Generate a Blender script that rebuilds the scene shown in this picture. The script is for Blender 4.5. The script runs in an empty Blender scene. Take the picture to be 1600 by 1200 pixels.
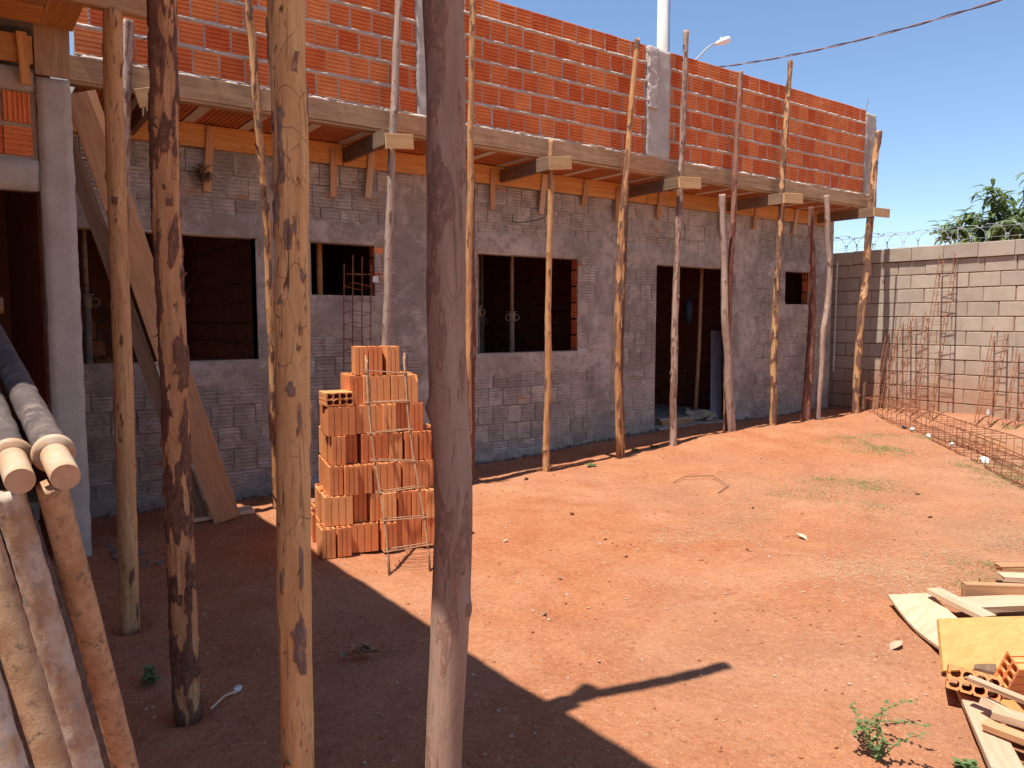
import bpy, bmesh, math, random
from mathutils import Vector, Matrix, noise
R = math.radians
random.seed(11)
scene = bpy.context.scene
COL = scene.collection

# ------------------------------------------------------------------ camera, sky, sun, exposure
EYE = Vector((0.0, 0.0, 1.57))
cam_d = bpy.data.cameras.new('camera'); cam = bpy.data.objects.new('camera', cam_d); COL.objects.link(cam)
cam_d.sensor_width = 36.0; cam_d.lens = 27.045; cam_d.clip_start = 0.05; cam_d.clip_end = 2000
cam.location = EYE; cam.rotation_euler = (R(90 - 4.756), 0, R(-36.0))
scene.camera = cam
SUN_EL, SUN_AZ = R(71.0), R(4.0)            # light travels towards +X, a little towards +Y
sd = Vector((math.cos(SUN_EL) * math.cos(SUN_AZ), math.cos(SUN_EL) * math.sin(SUN_AZ), -math.sin(SUN_EL)))
world = bpy.data.worlds.new('World'); scene.world = world; world.use_nodes = True
wn = world.node_tree.nodes; wl = world.node_tree.links
bg = wn['Background']
sky = wn.new('ShaderNodeTexSky'); sky.sky_type = 'NISHITA'; sky.sun_disc = False
sky.sun_elevation = SUN_EL; sky.sun_rotation = R(270) + SUN_AZ
sky.altitude = 700; sky.air_density = 1.0; sky.dust_density = 0.1; sky.ozone_density = 3.0
wl.new(sky.outputs['Color'], bg.inputs['Color']); bg.inputs['Strength'].default_value = 0.11
sun_d = bpy.data.lights.new('sun', 'SUN'); sun_d.energy = 4.6; sun_d.angle = R(0.53); sun_d.color = (1.0, 0.955, 0.88)
sun = bpy.data.objects.new('sun', sun_d); COL.objects.link(sun)
sun.rotation_euler = sd.to_track_quat('-Z', 'Y').to_euler(); sun.location = (-6, 0, 20)
scene.view_settings.view_transform = 'Standard'; scene.view_settings.look = 'None'
scene.view_settings.exposure = 0.75; scene.view_settings.gamma = 1.0
scene.view_settings.use_curve_mapping = False
scene.render.engine = 'CYCLES'
scene.cycles.use_denoising = True
scene.cycles.max_bounces = 6; scene.cycles.diffuse_bounces = 4; scene.cycles.glossy_bounces = 2
scene.cycles.caustics_reflective = False; scene.cycles.caustics_refractive = False

# ------------------------------------------------------------------ helpers: objects
WM = {}
def link(o, parent=None, mw=None):
    COL.objects.link(o)
    mw = mw if mw is not None else Matrix.Identity(4)
    if parent is not None:
        o.parent = parent
        o.matrix_parent_inverse = WM[parent].inverted()
    o.matrix_basis = mw
    WM[o] = mw
    return o
def tag(o, label=None, cat=None, group=None, kind=None):
    if label: o['label'] = label
    if cat: o['category'] = cat
    if group: o['group'] = group
    if kind: o['kind'] = kind
    return o
def empty(name, loc, label=None, cat=None, group=None):
    o = bpy.data.objects.new(name, None); o.empty_display_size = 0.1
    link(o, None, Matrix.Translation(Vector(loc)))
    return tag(o, label, cat, group)
def mesh(name, v, f, mat=None, smooth=False):
    me = bpy.data.meshes.new(name); me.from_pydata([tuple(p) for p in v], [], f); me.update()
    if mat: me.materials.append(mat)
    if smooth:
        me.polygons.foreach_set('use_smooth', [True] * len(me.polygons))
    return me
def obj(name, me, parent=None, mw=None):
    return link(bpy.data.objects.new(name, me), parent, mw)
def bm_mesh(name, bm, mat=None, smooth=False):
    me = bpy.data.meshes.new(name); bm.normal_update(); bm.to_mesh(me); bm.free()
    if mat: me.materials.append(mat)
    if smooth: me.polygons.foreach_set('use_smooth', [True] * len(me.polygons))
    return me
def nz(x, y=0.0, z=0.0): return noise.noise(Vector((x, y, z)))
def fbm(x, y, z=0.0, o=4): return noise.fractal(Vector((x, y, z)), 1.0, 2.0, o)
def sstep(a, b, x):
    t = min(1.0, max(0.0, (x - a) / (b - a))); return t * t * (3 - 2 * t)
def lerp(a, b, t): return a + (b - a) * t

BOXF = [(0, 1, 3, 2), (4, 6, 7, 5), (0, 4, 5, 1), (2, 3, 7, 6), (0, 2, 6, 4), (1, 5, 7, 3)]
class MB:
    """collects geometry of ONE part"""
    def __init__(s): s.v = []; s.f = []
    def add(s, v, f):
        n = len(s.v); s.v += [Vector(p) for p in v]; s.f += [tuple(i + n for i in q) for q in f]
    def box(s, x0, x1, y0, y1, z0, z1, j=0.0):
        v = [Vector((x, y, z)) for x in (x0, x1) for y in (y0, y1) for z in (z0, z1)]
        if j: v = [p + Vector((random.uniform(-j, j), random.uniform(-j, j), random.uniform(-j, j))) for p in v]
        s.add(v, BOXF)
    def tube(s, pts, rad, n=8, caps=True):
        pts = [Vector(p) for p in pts]; m = len(pts)
        rad = rad if isinstance(rad, (list, tuple)) else [rad] * m
        t = (pts[1] - pts[0]).normalized()
        a = Vector((0, 0, 1)) if abs(t.z) < 0.9 else Vector((1, 0, 0))
        u = t.cross(a).normalized()
        b = len(s.v)
        for i, p in enumerate(pts):
            t = (pts[min(i + 1, m - 1)] - pts[max(i - 1, 0)]).normalized()
            u = (u - t * u.dot(t)).normalized(); w = t.cross(u)
            for k in range(n):
                th = 2 * math.pi * k / n
                s.v.append(p + (u * math.cos(th) + w * math.sin(th)) * rad[i])
        for i in range(m - 1):
            for k in range(n):
                k2 = (k + 1) % n
                s.f.append((b + i * n + k, b + i * n + k2, b + (i + 1) * n + k2, b + (i + 1) * n + k))
        if caps:
            s.f.append(tuple(b + k for k in reversed(range(n)))); s.f.append(tuple(b + (m - 1) * n + k for k in range(n)))
    def build(s, name, mat, parent=None, mw=None, smooth=False, kind=None):
        v = s.v
        if mw is not None:
            inv = mw.inverted(); v = [inv @ p for p in v]
        o = obj(name, mesh(name, v, s.f, mat, smooth), parent, mw)
        if kind: o['kind'] = kind
        return o

# ------------------------------------------------------------------ helpers: materials
class NT:
    def __init__(s, name, rough=0.9, spec=0.2):
        s.m = bpy.data.materials.new(name); s.m.use_nodes = True
        s.t = s.m.node_tree; s.b = s.t.nodes['Principled BSDF']
        s.b.inputs['Roughness'].default_value = rough; s.b.inputs['Specular IOR Level'].default_value = spec
        tc = s.t.nodes.new('ShaderNodeTexCoord'); oi = s.t.nodes.new('ShaderNodeObjectInfo')
        s.rand = oi.outputs['Random']
        mu = s.node('ShaderNodeMath', operation='MULTIPLY'); s.t.links.new(s.rand, mu.inputs[0]); mu.inputs[1].default_value = 53.0
        ad = s.node('ShaderNodeVectorMath', operation='ADD'); s.t.links.new(tc.outputs['Object'], ad.inputs[0]); s.t.links.new(mu.outputs[0], ad.inputs[1])
        s.co = ad.outputs[0]; s.raw = tc.outputs['Object']
    def node(s, typ, **k):
        n = s.t.nodes.new(typ)
        for a, v in k.items(): setattr(n, a, v)
        return n
    def put(s, sock, v):
        if hasattr(v, 'is_linked') or isinstance(v, bpy.types.NodeSocket): s.t.links.new(v, sock)
        elif isinstance(v, (tuple, list)) and len(v) == 3 and sock.type == 'RGBA': sock.default_value = (*v, 1)
        else: sock.default_value = v
    def scale(s, vec, sc):
        n = s.node('ShaderNodeVectorMath', operation='MULTIPLY'); s.put(n.inputs[0], vec); n.inputs[1].default_value = sc; return n.outputs[0]
    def noise(s, scale=5, detail=4, rough=0.6, vec=None, dist=0.0):
        n = s.node('ShaderNodeTexNoise'); s.put(n.inputs['Vector'], vec or s.co)
        n.inputs['Scale'].default_value = scale; n.inputs['Detail'].default_value = detail
        n.inputs['Roughness'].default_value = rough; n.inputs['Distortion'].default_value = dist
        return n.outputs['Fac']
    def voro(s, scale, vec=None, feature='F1', out='Distance'):
        n = s.node('ShaderNodeTexVoronoi', feature=feature); s.put(n.inputs['Vector'], vec or s.co); n.inputs['Scale'].default_value = scale
        return n.outputs[out]
    def ramp(s, fac, a, b, lo=0.0, hi=1.0):
        n = s.node('ShaderNodeMapRange', interpolation_type='SMOOTHSTEP'); s.put(n.inputs[0], fac)
        n.inputs[1].default_value = a; n.inputs[2].default_value = b; n.inputs[3].default_value = lo; n.inputs[4].default_value = hi
        return n.outputs[0]
    def mix(s, fac, a, b, mode='MIX'):
        n = s.node('ShaderNodeMix', data_type='RGBA', blend_type=mode); s.put(n.inputs[0], fac); s.put(n.inputs[6], a); s.put(n.inputs[7], b)
        return n.outputs[2]
    def math(s, op, a, b=0.0, clamp=False):
        n = s.node('ShaderNodeMath', operation=op, use_clamp=clamp); s.put(n.inputs[0], a); s.put(n.inputs[1], b); return n.outputs[0]
    def attr(s, name):
        n = s.node('ShaderNodeAttribute', attribute_name=name); return n.outputs['Fac']
    def hsv(s, col, h=0.5, sa=1.0, v=1.0):
        n = s.node('ShaderNodeHueSaturation'); s.put(n.inputs['Hue'], h); s.put(n.inputs['Saturation'], sa); s.put(n.inputs['Value'], v); s.put(n.inputs['Color'], col)
        return n.outputs[0]
    def sep(s, vec):
        n = s.node('ShaderNodeSeparateXYZ'); s.put(n.inputs[0], vec); return n.outputs
    def bump(s, h, strength=0.4, dist=0.01):
        n = s.node('ShaderNodeBump'); s.put(n.inputs['Height'], h); n.inputs['Strength'].default_value = strength; n.inputs['Distance'].default_value = dist
        s.t.links.new(n.outputs[0], s.b.inputs['Normal'])
    def done(s, col):
        s.put(s.b.inputs['Base Color'], col); return s.m

def m_clay(name, a, b, dust=0.5, dustcol=(0.52, 0.40, 0.33)):
    t = NT(name, 0.88)
    c = t.mix(t.ramp(t.noise(7, 3), 0.3, 0.7), a, b)
    c = t.hsv(c, t.math('ADD', t.math('MULTIPLY', t.rand, 0.016), 0.492), t.math('ADD', t.math('MULTIPLY', t.rand, -0.06), 1.02), t.math('ADD', t.math('MULTIPLY', t.rand, 0.22), 0.90))
    c = t.mix(t.ramp(t.noise(16, 6, 0.7), 0.60, 0.80, 0, dust), c, dustcol)
    c = t.mix(t.ramp(t.noise(60, 3), 0.62, 0.75, 0, 0.2), c, (0.26, 0.085, 0.04))
    t.bump(t.noise(90, 4, 0.7), 0.35, 0.004)
    return t.done(c)
M = {}
M['brick'] = m_clay('clay_brick', (0.70, 0.195, 0.060), (0.61, 0.150, 0.044), 0.14)
M['brick_new'] = m_clay('fresh_clay_brick', (0.72, 0.265, 0.095), (0.64, 0.215, 0.072), 0.16, (0.62, 0.42, 0.25))
M['brick_shaded'] = m_clay('shaded_interior_clay', (0.24, 0.068, 0.034), (0.18, 0.05, 0.026), 0.3)  # indoor shade put into the colour: darkened copy of the wall brick
def m_mortar(name, a, b, bs=0.7):
    t = NT(name, 0.95, 0.1)
    c = t.mix(t.ramp(t.noise(4, 6, 0.65), 0.3, 0.7), a, b)
    c = t.mix(t.ramp(t.noise(55, 4), 0.55, 0.75, 0, 0.5), c, tuple(x * 0.6 for x in a))
    t.bump(t.noise(70, 6, 0.75), bs, 0.012)
    return t.done(c)
M['mortar'] = m_mortar('mortar', (0.58, 0.50, 0.44), (0.46, 0.39, 0.34))
M['mortar_dark'] = m_mortar('dimmed_mortar', (0.24, 0.19, 0.16), (0.17, 0.13, 0.11))  # room shade put into the joint colour; outdoor rubble shares this tone
M['splat'] = m_mortar('pale_mortar', (0.64, 0.53, 0.44), (0.56, 0.45, 0.36))
M['concrete'] = m_mortar('concrete', (0.54, 0.475, 0.41), (0.43, 0.37, 0.315), 0.6)
# slurry-coated brickwork: grey cement skim with clay showing where it is worn
def m_slurry(name, clay=0.6, lo=0.60):
    t = NT(name, 0.93, 0.12)
    g = t.mix(t.ramp(t.noise(1.3, 5, 0.6, t.raw if False else t.co), 0.32, 0.68), (0.64, 0.54, 0.465), (0.36, 0.295, 0.245))
    g = t.mix(t.ramp(t.noise(9, 6, 0.75), 0.42, 0.66, 0, 0.8), g, (0.31, 0.255, 0.215))
    g = t.mix(t.ramp(t.noise(2.4, 6, 0.75, None, 0.4), 0.52, 0.66, 0, 0.75), g, (0.68, 0.60, 0.54))
    wv = t.scale(t.co, (0.5, 0.5, 1.0))
    g = t.mix(t.ramp(t.noise(3.5, 7, 0.75, wv, 0.6), lo, lo + 0.10, 0, clay), g, (0.50, 0.185, 0.085))
    g = t.mix(t.ramp(t.noise(30, 4, 0.6), 0.62, 0.72, 0, 0.75), g, (0.19, 0.15, 0.135))
    g = t.hsv(g, 0.5, 1.0, t.math('ADD', t.math('MULTIPLY', t.rand, 0.16), 0.92))
    t.bump(t.noise(45, 7, 0.8), 1.0, 0.016)
    return t.done(g)
M['slurry'] = m_slurry('slurried_brick', 0.75, 0.60)
M['coat'] = m_slurry('cement_coat', 0.28, 0.64)
# soil
t = NT('red_soil', 0.97, 0.08)
big = t.noise(0.35, 4, 0.6, t.raw); mid = t.noise(2.2, 6, 0.65, t.raw); fin = t.noise(28, 5, 0.7, t.raw); gr = t.noise(140, 3, 0.6, t.raw)
c = t.mix(t.ramp(mid, 0.3, 0.7), (0.49, 0.205, 0.098), (0.41, 0.142, 0.062))
X, Y, Z = t.sep(t.raw)
dull = t.math('ADD', t.math('MULTIPLY', t.ramp(t.math('SUBTRACT', t.math('MULTIPLY', X, 0.55), Y), -1.2, 2.2), 0.62), t.math('MULTIPLY', t.ramp(big, 0.42, 0.62), 0.35))
dull = t.math('MULTIPLY', dull, t.ramp(t.noise(1.1, 6, 0.7, t.raw), 0.25, 0.6), True)
c = t.mix(t.math('MULTIPLY', t.ramp(X, 9.6, 10.9), t.ramp(t.noise(1.5, 4, 0.6, t.raw), 0.3, 0.6, 0.3, 0.9)), c, (0.44, 0.125, 0.058))
c = t.mix(dull, c, (0.37, 0.215, 0.130))
c = t.mix(t.ramp(fin, 0.50, 0.72, 0, 0.55), c, (0.55, 0.29, 0.165))
c = t.mix(t.ramp(t.noise(0.8, 6, 0.7, t.raw, 0.5), 0.48, 0.66, 0, 0.4), c, (0.56, 0.29, 0.165))
c = t.mix(t.ramp(fin, 0.47, 0.28, 0, 0.6), c, (0.25, 0.085, 0.042))
c = t.mix(t.ramp(t.noise(75, 2, 0.5, t.raw), 0.64, 0.72, 0, 0.7), c, (0.62, 0.42, 0.28))
c = t.mix(t.ramp(gr, 0.58, 0.70, 0, 0.6), c, (0.20, 0.078, 0.045))
t.bump(t.math('ADD', t.math('MULTIPLY', fin, 1.0), t.math('MULTIPLY', gr, 0.35)), 1.0, 0.022)
M['soil'] = t.done(c)
# wood boards (long axis = local X)
def m_wood(name, a, b, stain=(0.12, 0.09, 0.07), st=0.4, rough=0.8):
    t = NT(name, rough, 0.2)
    v = t.scale(t.co, (0.9, 14, 14)); g = t.noise(2.2, 6, 0.65, v, 0.8)
    c = t.mix(t.ramp(g, 0.32, 0.68), a, b)
    c = t.mix(t.ramp(t.noise(3, 6, 0.7, t.scale(t.co, (1, 3, 3))), 0.52, 0.78, 0, st), c, stain)
    kn = t.voro(1.0, t.scale(t.co, (2.6, 7.5, 7.5)))
    c = t.mix(t.ramp(kn, 0.09, 0.03, 0, 0.45), c, tuple(x * 0.35 for x in b))
    c = t.hsv(c, 0.5, 1.0, t.math('ADD', t.math('MULTIPLY', t.rand, 0.3), 0.85))
    t.bump(t.noise(2.5, 8, 0.8, t.scale(t.co, (1.5, 40, 40))), 0.35, 0.004)
    return t.done(c)
M['wood_grey'] = m_wood('weathered_board', (0.52, 0.325, 0.175), (0.36, 0.205, 0.105), (0.20, 0.14, 0.10), 0.6)
M['wood_pine'] = m_wood('orange_pine', (0.60, 0.30, 0.10), (0.47, 0.20, 0.062), (0.30, 0.13, 0.05), 0.4)
M['wood_pale'] = m_wood('pale_offcut', (0.60, 0.425, 0.285), (0.51, 0.335, 0.21), (0.40, 0.22, 0.12), 0.35)
M['wood_cleat'] = m_wood('fresh_cleat', (0.68, 0.43, 0.20), (0.58, 0.33, 0.14), (0.40, 0.22, 0.10), 0.3)
M['wood_brown'] = m_wood('brown_plank', (0.54, 0.295, 0.150), (0.43, 0.215, 0.105), (0.20, 0.10, 0.06), 0.35)
M['wood_dark'] = m_wood('dark_beam', (0.25, 0.155, 0.095), (0.17, 0.105, 0.065), (0.10, 0.06, 0.04), 0.5)
M['wood_bright'] = m_wood('yellow_sheet', (0.70, 0.42, 0.15), (0.62, 0.34, 0.11), (0.52, 0.24, 0.07), 0.25)
M['wood_blue'] = m_wood('blueish_plank', (0.34, 0.31, 0.33), (0.26, 0.22, 0.24), (0.3, 0.16, 0.15), 0.5)
# poles: attribute "bark" = 1 where bark is left
def m_pole(name, wa, wb, ba, bb, crackle=0.75):
    t = NT(name, 0.82, 0.25)
    v = t.scale(t.co, (1, 1, 0.09)); g = t.noise(26, 5, 0.65, v, 0.3)
    w = t.mix(t.ramp(g, 0.3, 0.7), wa, wb)
    w = t.mix(t.ramp(t.noise(5, 6, 0.7, t.scale(t.co, (1, 1, 0.45))), 0.5, 0.72, 0, 0.55), w, tuple(x * 0.62 for x in wb))
    w = t.mix(t.ramp(t.noise(90, 2, 0.5, t.scale(t.co, (1, 1, 0.03))), 0.60, 0.70, 0, 0.5), w, tuple(x * 0.3 for x in wb))
    k = t.mix(t.ramp(t.noise(14, 6, 0.7, t.scale(t.co, (1, 1, 0.4))), 0.3, 0.7), ba, bb)
    bkk = t.math('ADD', t.attr('bark'), t.math('MULTIPLY', t.math('SUBTRACT', t.noise(60, 5, 0.75), 0.5), 0.45))
    k = t.mix(t.ramp(t.noise(85, 4, 0.7, t.scale(t.co, (1, 1, 0.5))), 0.45, 0.72, 0, 0.6), k, tuple(x * 1.9 for x in ba))
    inner = tuple(lerp(p, q, 0.45) for p, q in zip(wb, (0.30, 0.10, 0.045)))
    c = t.mix(t.ramp(bkk, 0.40, 0.50), w, t.mix(t.ramp(t.noise(30, 4, 0.7), 0.3, 0.7), inner, tuple(x * 0.7 for x in inner)))
    c = t.mix(t.ramp(bkk, 0.56, 0.64), c, k)
    ce = t.voro(19, t.math('ADD', 0, 0) if False else t.scale(t.co, (1.0, 1.0, 0.38)), 'DISTANCE_TO_EDGE')
    cmask = t.math('MULTIPLY', t.ramp(t.math('ADD', ce, t.math('MULTIPLY', t.noise(70, 3), 0.03)), 0.034, 0.018), t.ramp(t.noise(3.2, 4, 0.6, t.scale(t.co, (1, 1, 0.6))), 0.46, 0.58))
    c = t.mix(t.math('MULTIPLY', cmask, crackle), c, (0.10, 0.045, 0.022))
    c = t.mix(t.ramp(t.attr('crack'), 0.4, 0.9, 0, 0.85), c, (0.045, 0.022, 0.014))
    t.bump(t.math('ADD', g, t.noise(60, 5, 0.7, t.scale(t.co, (1, 1, 0.3)))), 0.45, 0.006)
    return t.done(c)
M['pole_tan'] = m_pole('tan_pole', (0.60, 0.345, 0.165), (0.46, 0.235, 0.105), (0.20, 0.105, 0.065), (0.11, 0.055, 0.037))
M['pole_gold'] = m_pole('golden_pole', (0.72, 0.43, 0.195), (0.56, 0.295, 0.120), (0.26, 0.17, 0.13), (0.17, 0.10, 0.075))
M['pole_bark'] = m_pole('barky_pole', (0.56, 0.31, 0.150), (0.42, 0.20, 0.090), (0.175, 0.082, 0.050), (0.085, 0.040, 0.030))
M['pole_orange'] = m_pole('orange_pole', (0.58, 0.31, 0.135), (0.46, 0.21, 0.085), (0.20, 0.10, 0.06), (0.12, 0.06, 0.04))
M['pole_pinkgrey'] = m_pole('pink_grey_pole', (0.46, 0.32, 0.245), (0.36, 0.24, 0.18), (0.25, 0.145, 0.10), (0.16, 0.085, 0.06))
M['pole_red'] = m_pole('red_pole', (0.37, 0.19, 0.125), (0.27, 0.12, 0.078), (0.18, 0.07, 0.048), (0.11, 0.045, 0.032))
M['pole_smooth'] = m_pole('smooth_grey_pole', (0.38, 0.250, 0.185), (0.30, 0.185, 0.132), (0.26, 0.150, 0.108), (0.20, 0.115, 0.085), 0.25)
# metal etc.
def m_rust(name, a, b, cc, sc=9, metal=0.0):
    t = NT(name, 0.85, 0.25)
    c = t.mix(t.ramp(t.noise(sc, 7, 0.7), 0.38, 0.62), a, b)
    c = t.mix(t.ramp(t.noise(sc * 2.3, 6, 0.7), 0.52, 0.68), c, cc)
    t.bump(t.noise(sc * 8, 5, 0.7), 0.45, 0.002)
    return t.done(c)
M['rebar'] = m_rust('rusty_rebar', (0.30, 0.115, 0.055), (0.20, 0.075, 0.038), (0.12, 0.055, 0.035), 12)
M['rebar_grey'] = m_rust('dusty_rebar', (0.40, 0.22, 0.12), (0.30, 0.15, 0.08), (0.46, 0.31, 0.20), 18)
M['tube_rust'] = m_rust('rusty_prop_tube', (0.50, 0.32, 0.185), (0.38, 0.215, 0.115), (0.17, 0.115, 0.082), 22)
M['tube_cement'] = m_rust('cement_caked_tube', (0.55, 0.46, 0.37), (0.42, 0.26, 0.15), (0.30, 0.25, 0.21), 12)
M['tube_dark'] = m_rust('dark_prop_tube', (0.14, 0.105, 0.09), (0.085, 0.065, 0.06), (0.22, 0.17, 0.145), 14)
M['tube_pale'] = m_rust('pale_inner_tube', (0.52, 0.35, 0.22), (0.44, 0.26, 0.15), (0.50, 0.41, 0.32), 13)
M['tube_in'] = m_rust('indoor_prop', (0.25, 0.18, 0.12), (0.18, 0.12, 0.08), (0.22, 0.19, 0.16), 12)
M['block'] = None
t = NT('concrete_block', 0.95, 0.1)
c = t.mix(t.ramp(t.noise(3, 5, 0.65), 0.3, 0.7), (0.52, 0.43, 0.335), (0.43, 0.35, 0.265))
c = t.hsv(c, 0.5, 1.0, t.math('ADD', t.math('MULTIPLY', t.rand, 0.22), 0.87))
geo = t.node('ShaderNodeNewGeometry'); gz = t.sep(geo.outputs['Position'])[2]
c = t.mix(t.math('MULTIPLY', t.ramp(gz, 1.15, 0.25), t.ramp(t.noise(1.6, 5, 0.65, geo.outputs['Position']), 0.25, 0.6)), c, (0.43, 0.215, 0.115))
c = t.mix(t.ramp(t.noise(2.2, 6, 0.7, t.scale(geo.outputs['Position'], (1, 1, 0.35))), 0.58, 0.75, 0, 0.45), c, (0.21, 0.18, 0.155))
c = t.mix(t.ramp(t.noise(80, 3, 0.6), 0.60, 0.72, 0, 0.4), c, (0.20, 0.165, 0.135))
t.bump(t.noise(85, 6, 0.75), 0.6, 0.007)
M['block'] = t.done(c)
M['block_mortar'] = m_mortar('block_mortar', (0.36, 0.20, 0.13), (0.28, 0.165, 0.11))
def m_plain(name, col, rough=0.7, var=0.15, sc=12, spec=0.3):
    t = NT(name, rough, spec)
    c = t.mix(t.ramp(t.noise(sc, 4), 0.3, 0.7), col, tuple(x * (1 - var) for x in col))
    c = t.hsv(c, 0.5, 1.0, t.math('ADD', t.math('MULTIPLY', t.rand, 0.2), 0.9))
    return t.done(c)
M['post'] = m_mortar('pale_concrete_post', (0.62, 0.58, 0.52), (0.54, 0.50, 0.45), 0.2)
M['lamp'] = m_plain('lamp_housing', (0.72, 0.73, 0.72), 0.4)
M['galv'] = m_plain('galvanised', (0.42, 0.44, 0.46), 0.45)
M['wire'] = m_plain('cable_sheath', (0.06, 0.055, 0.06), 0.5)
M['wire_b'] = m_plain('cable_sheath_pale', (0.32, 0.22, 0.24), 0.5)
M['white'] = m_plain('white_scrap', (0.72, 0.72, 0.70), 0.6)
M['blue'] = m_plain('blue_plastic', (0.10, 0.20, 0.42), 0.5)
M['navy'] = m_plain('navy_cloth', (0.025, 0.035, 0.06), 0.9)
M['leaf_dry'] = m_plain('dry_leaf', (0.33, 0.19, 0.10), 0.8, 0.4)
M['leaf_pale'] = m_plain('pale_leaf', (0.55, 0.40, 0.27), 0.8, 0.25)
M['leaf_yellow'] = m_plain('yellow_leaf', (0.66, 0.42, 0.08), 0.7, 0.2)
def m_leaf(name, a, b):
    t = NT(name, 0.5, 0.35)
    c = t.mix(t.ramp(t.noise(3, 3), 0.35, 0.65), a, b)
    c = t.hsv(c, 0.5, 1.0, 1.0)
    t.b.inputs['Subsurface Weight'].default_value = 0.0
    tr = t.node('ShaderNodeBsdfTranslucent'); t.put(tr.inputs['Color'], tuple(min(1, x * 1.6) for x in a)); ms = t.node('ShaderNodeMixShader'); ms.inputs[0].default_value = 0.28
    out = t.t.nodes['Material Output']; t.t.links.new(t.b.outputs[0], ms.inputs[1]); t.t.links.new(tr.outputs[0], ms.inputs[2]); t.t.links.new(ms.outputs[0], out.inputs[0])
    return t.done(c)
M['leaf'] = m_leaf('tree_leaf', (0.16, 0.215, 0.075), (0.10, 0.145, 0.055))
M['weed'] = m_leaf('weed_leaf', (0.19, 0.27, 0.10), (0.12, 0.19, 0.065))
M['grass'] = m_leaf('short_grass', (0.19, 0.245, 0.075), (0.27, 0.24, 0.10))
M['straw'] = m_plain('straw', (0.55, 0.42, 0.25), 0.9, 0.3)
M['bark_tree'] = m_rust('tree_bark', (0.22, 0.17, 0.13), (0.16, 0.12, 0.09), (0.10, 0.08, 0.06), 14)
M['pebble'] = m_mortar('pebble', (0.50, 0.36, 0.27), (0.42, 0.26, 0.17), 0.3)
t = NT('cream_fur', 0.95, 0.1)
c = t.mix(t.ramp(t.noise(6, 3), 0.4, 0.65), (0.34, 0.28, 0.20), (0.25, 0.19, 0.13))
t.bump(t.noise(120, 4, 0.7), 0.5, 0.006); M['fur'] = t.done(c)
M['dark'] = m_plain('dark_detail', (0.03, 0.025, 0.022), 0.6)
t = NT('soffit_tile', 0.85); c = t.mix(t.ramp(t.noise(6, 4), 0.3, 0.7), (0.50, 0.185, 0.075), (0.42, 0.14, 0.055))
t.bump(t.noise(60, 4), 0.3, 0.004); M['tile'] = t.done(c)

# ------------------------------------------------------------------ ground
def ground_z(x, y):
    z = 0.14 * sstep(4.4, 8.2, x + 0.25 * (y - 6)) * sstep(1.0, 5.0, y) + 0.03 * sstep(10.2, 11.3, x)
    z -= 0.03 * sstep(6.45, 6.8, y) * sstep(5.0, 3.0, x)
    z += 0.085 * sstep(6.3, 8.0, x) * math.exp(-((y - 5.95) / 0.38) ** 2) * (0.6 + 0.6 * nz(x * 1.7, 3.1))
    z += 0.05 * math.exp(-((x - 2.25) / 0.35) ** 2 - ((y - 6.35) / 0.25) ** 2)
    z += 0.17 * math.exp(-((x - 11.1) / 0.55) ** 2) * sstep(6.3, 5.6, y) * (0.7 + 0.8 * nz(y * 1.3, 8.0))
    if -1 < x < 13 and -1 < y < 8:
        z += 0.022 * nz(x * 0.9, y * 0.9, 1.0) + 0.014 * nz(x * 3.1, y * 3.1, 4.0) + 0.0075 * nz(x * 8, y * 8, 7.0) + 0.004 * nz(x * 19, y * 19, 2.0)
    for (hx, hy) in ((0.66, 4.29), (0.68, 3.17), (0.74, 2.03), (0.86, 1.47)):
        d = math.hypot(x - hx, y - hy)
        if d < 0.3: z -= 0.045 * math.exp(-(d / 0.09) ** 2) - 0.012 * math.exp(-((d - 0.16) / 0.05) ** 2)
    return z
def coords(segs):
    o = []
    for a, b, n in segs: o += [a + (b - a) * i / n for i in range(n)]
    return o + [segs[-1][1]]
gx = coords([(-300, -40, 6), (-40, -6, 8), (-6, -0.5, 22), (-0.5, 5.5, 170), (5.5, 12.2, 130), (12.2, 40, 14), (40, 300, 8)])
gy = coords([(-300, -40, 6), (-40, -3, 10), (-3, 0.6, 18), (0.6, 7.05, 175), (7.05, 12, 20), (12, 60, 12), (60, 400, 8)])
v = [(x, y, ground_z(x, y)) for y in gy for x in gx]; nx = len(gx)
f = [(j * nx + i, j * nx + i + 1, (j + 1) * nx + i + 1, (j + 1) * nx + i) for j in range(len(gy) - 1) for i in range(nx - 1)]
ground = obj('ground', mesh('ground', v, f, M['soil'], True)); tag(ground, 'red orange bare earth of the yard', 'ground', kind='structure')

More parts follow.
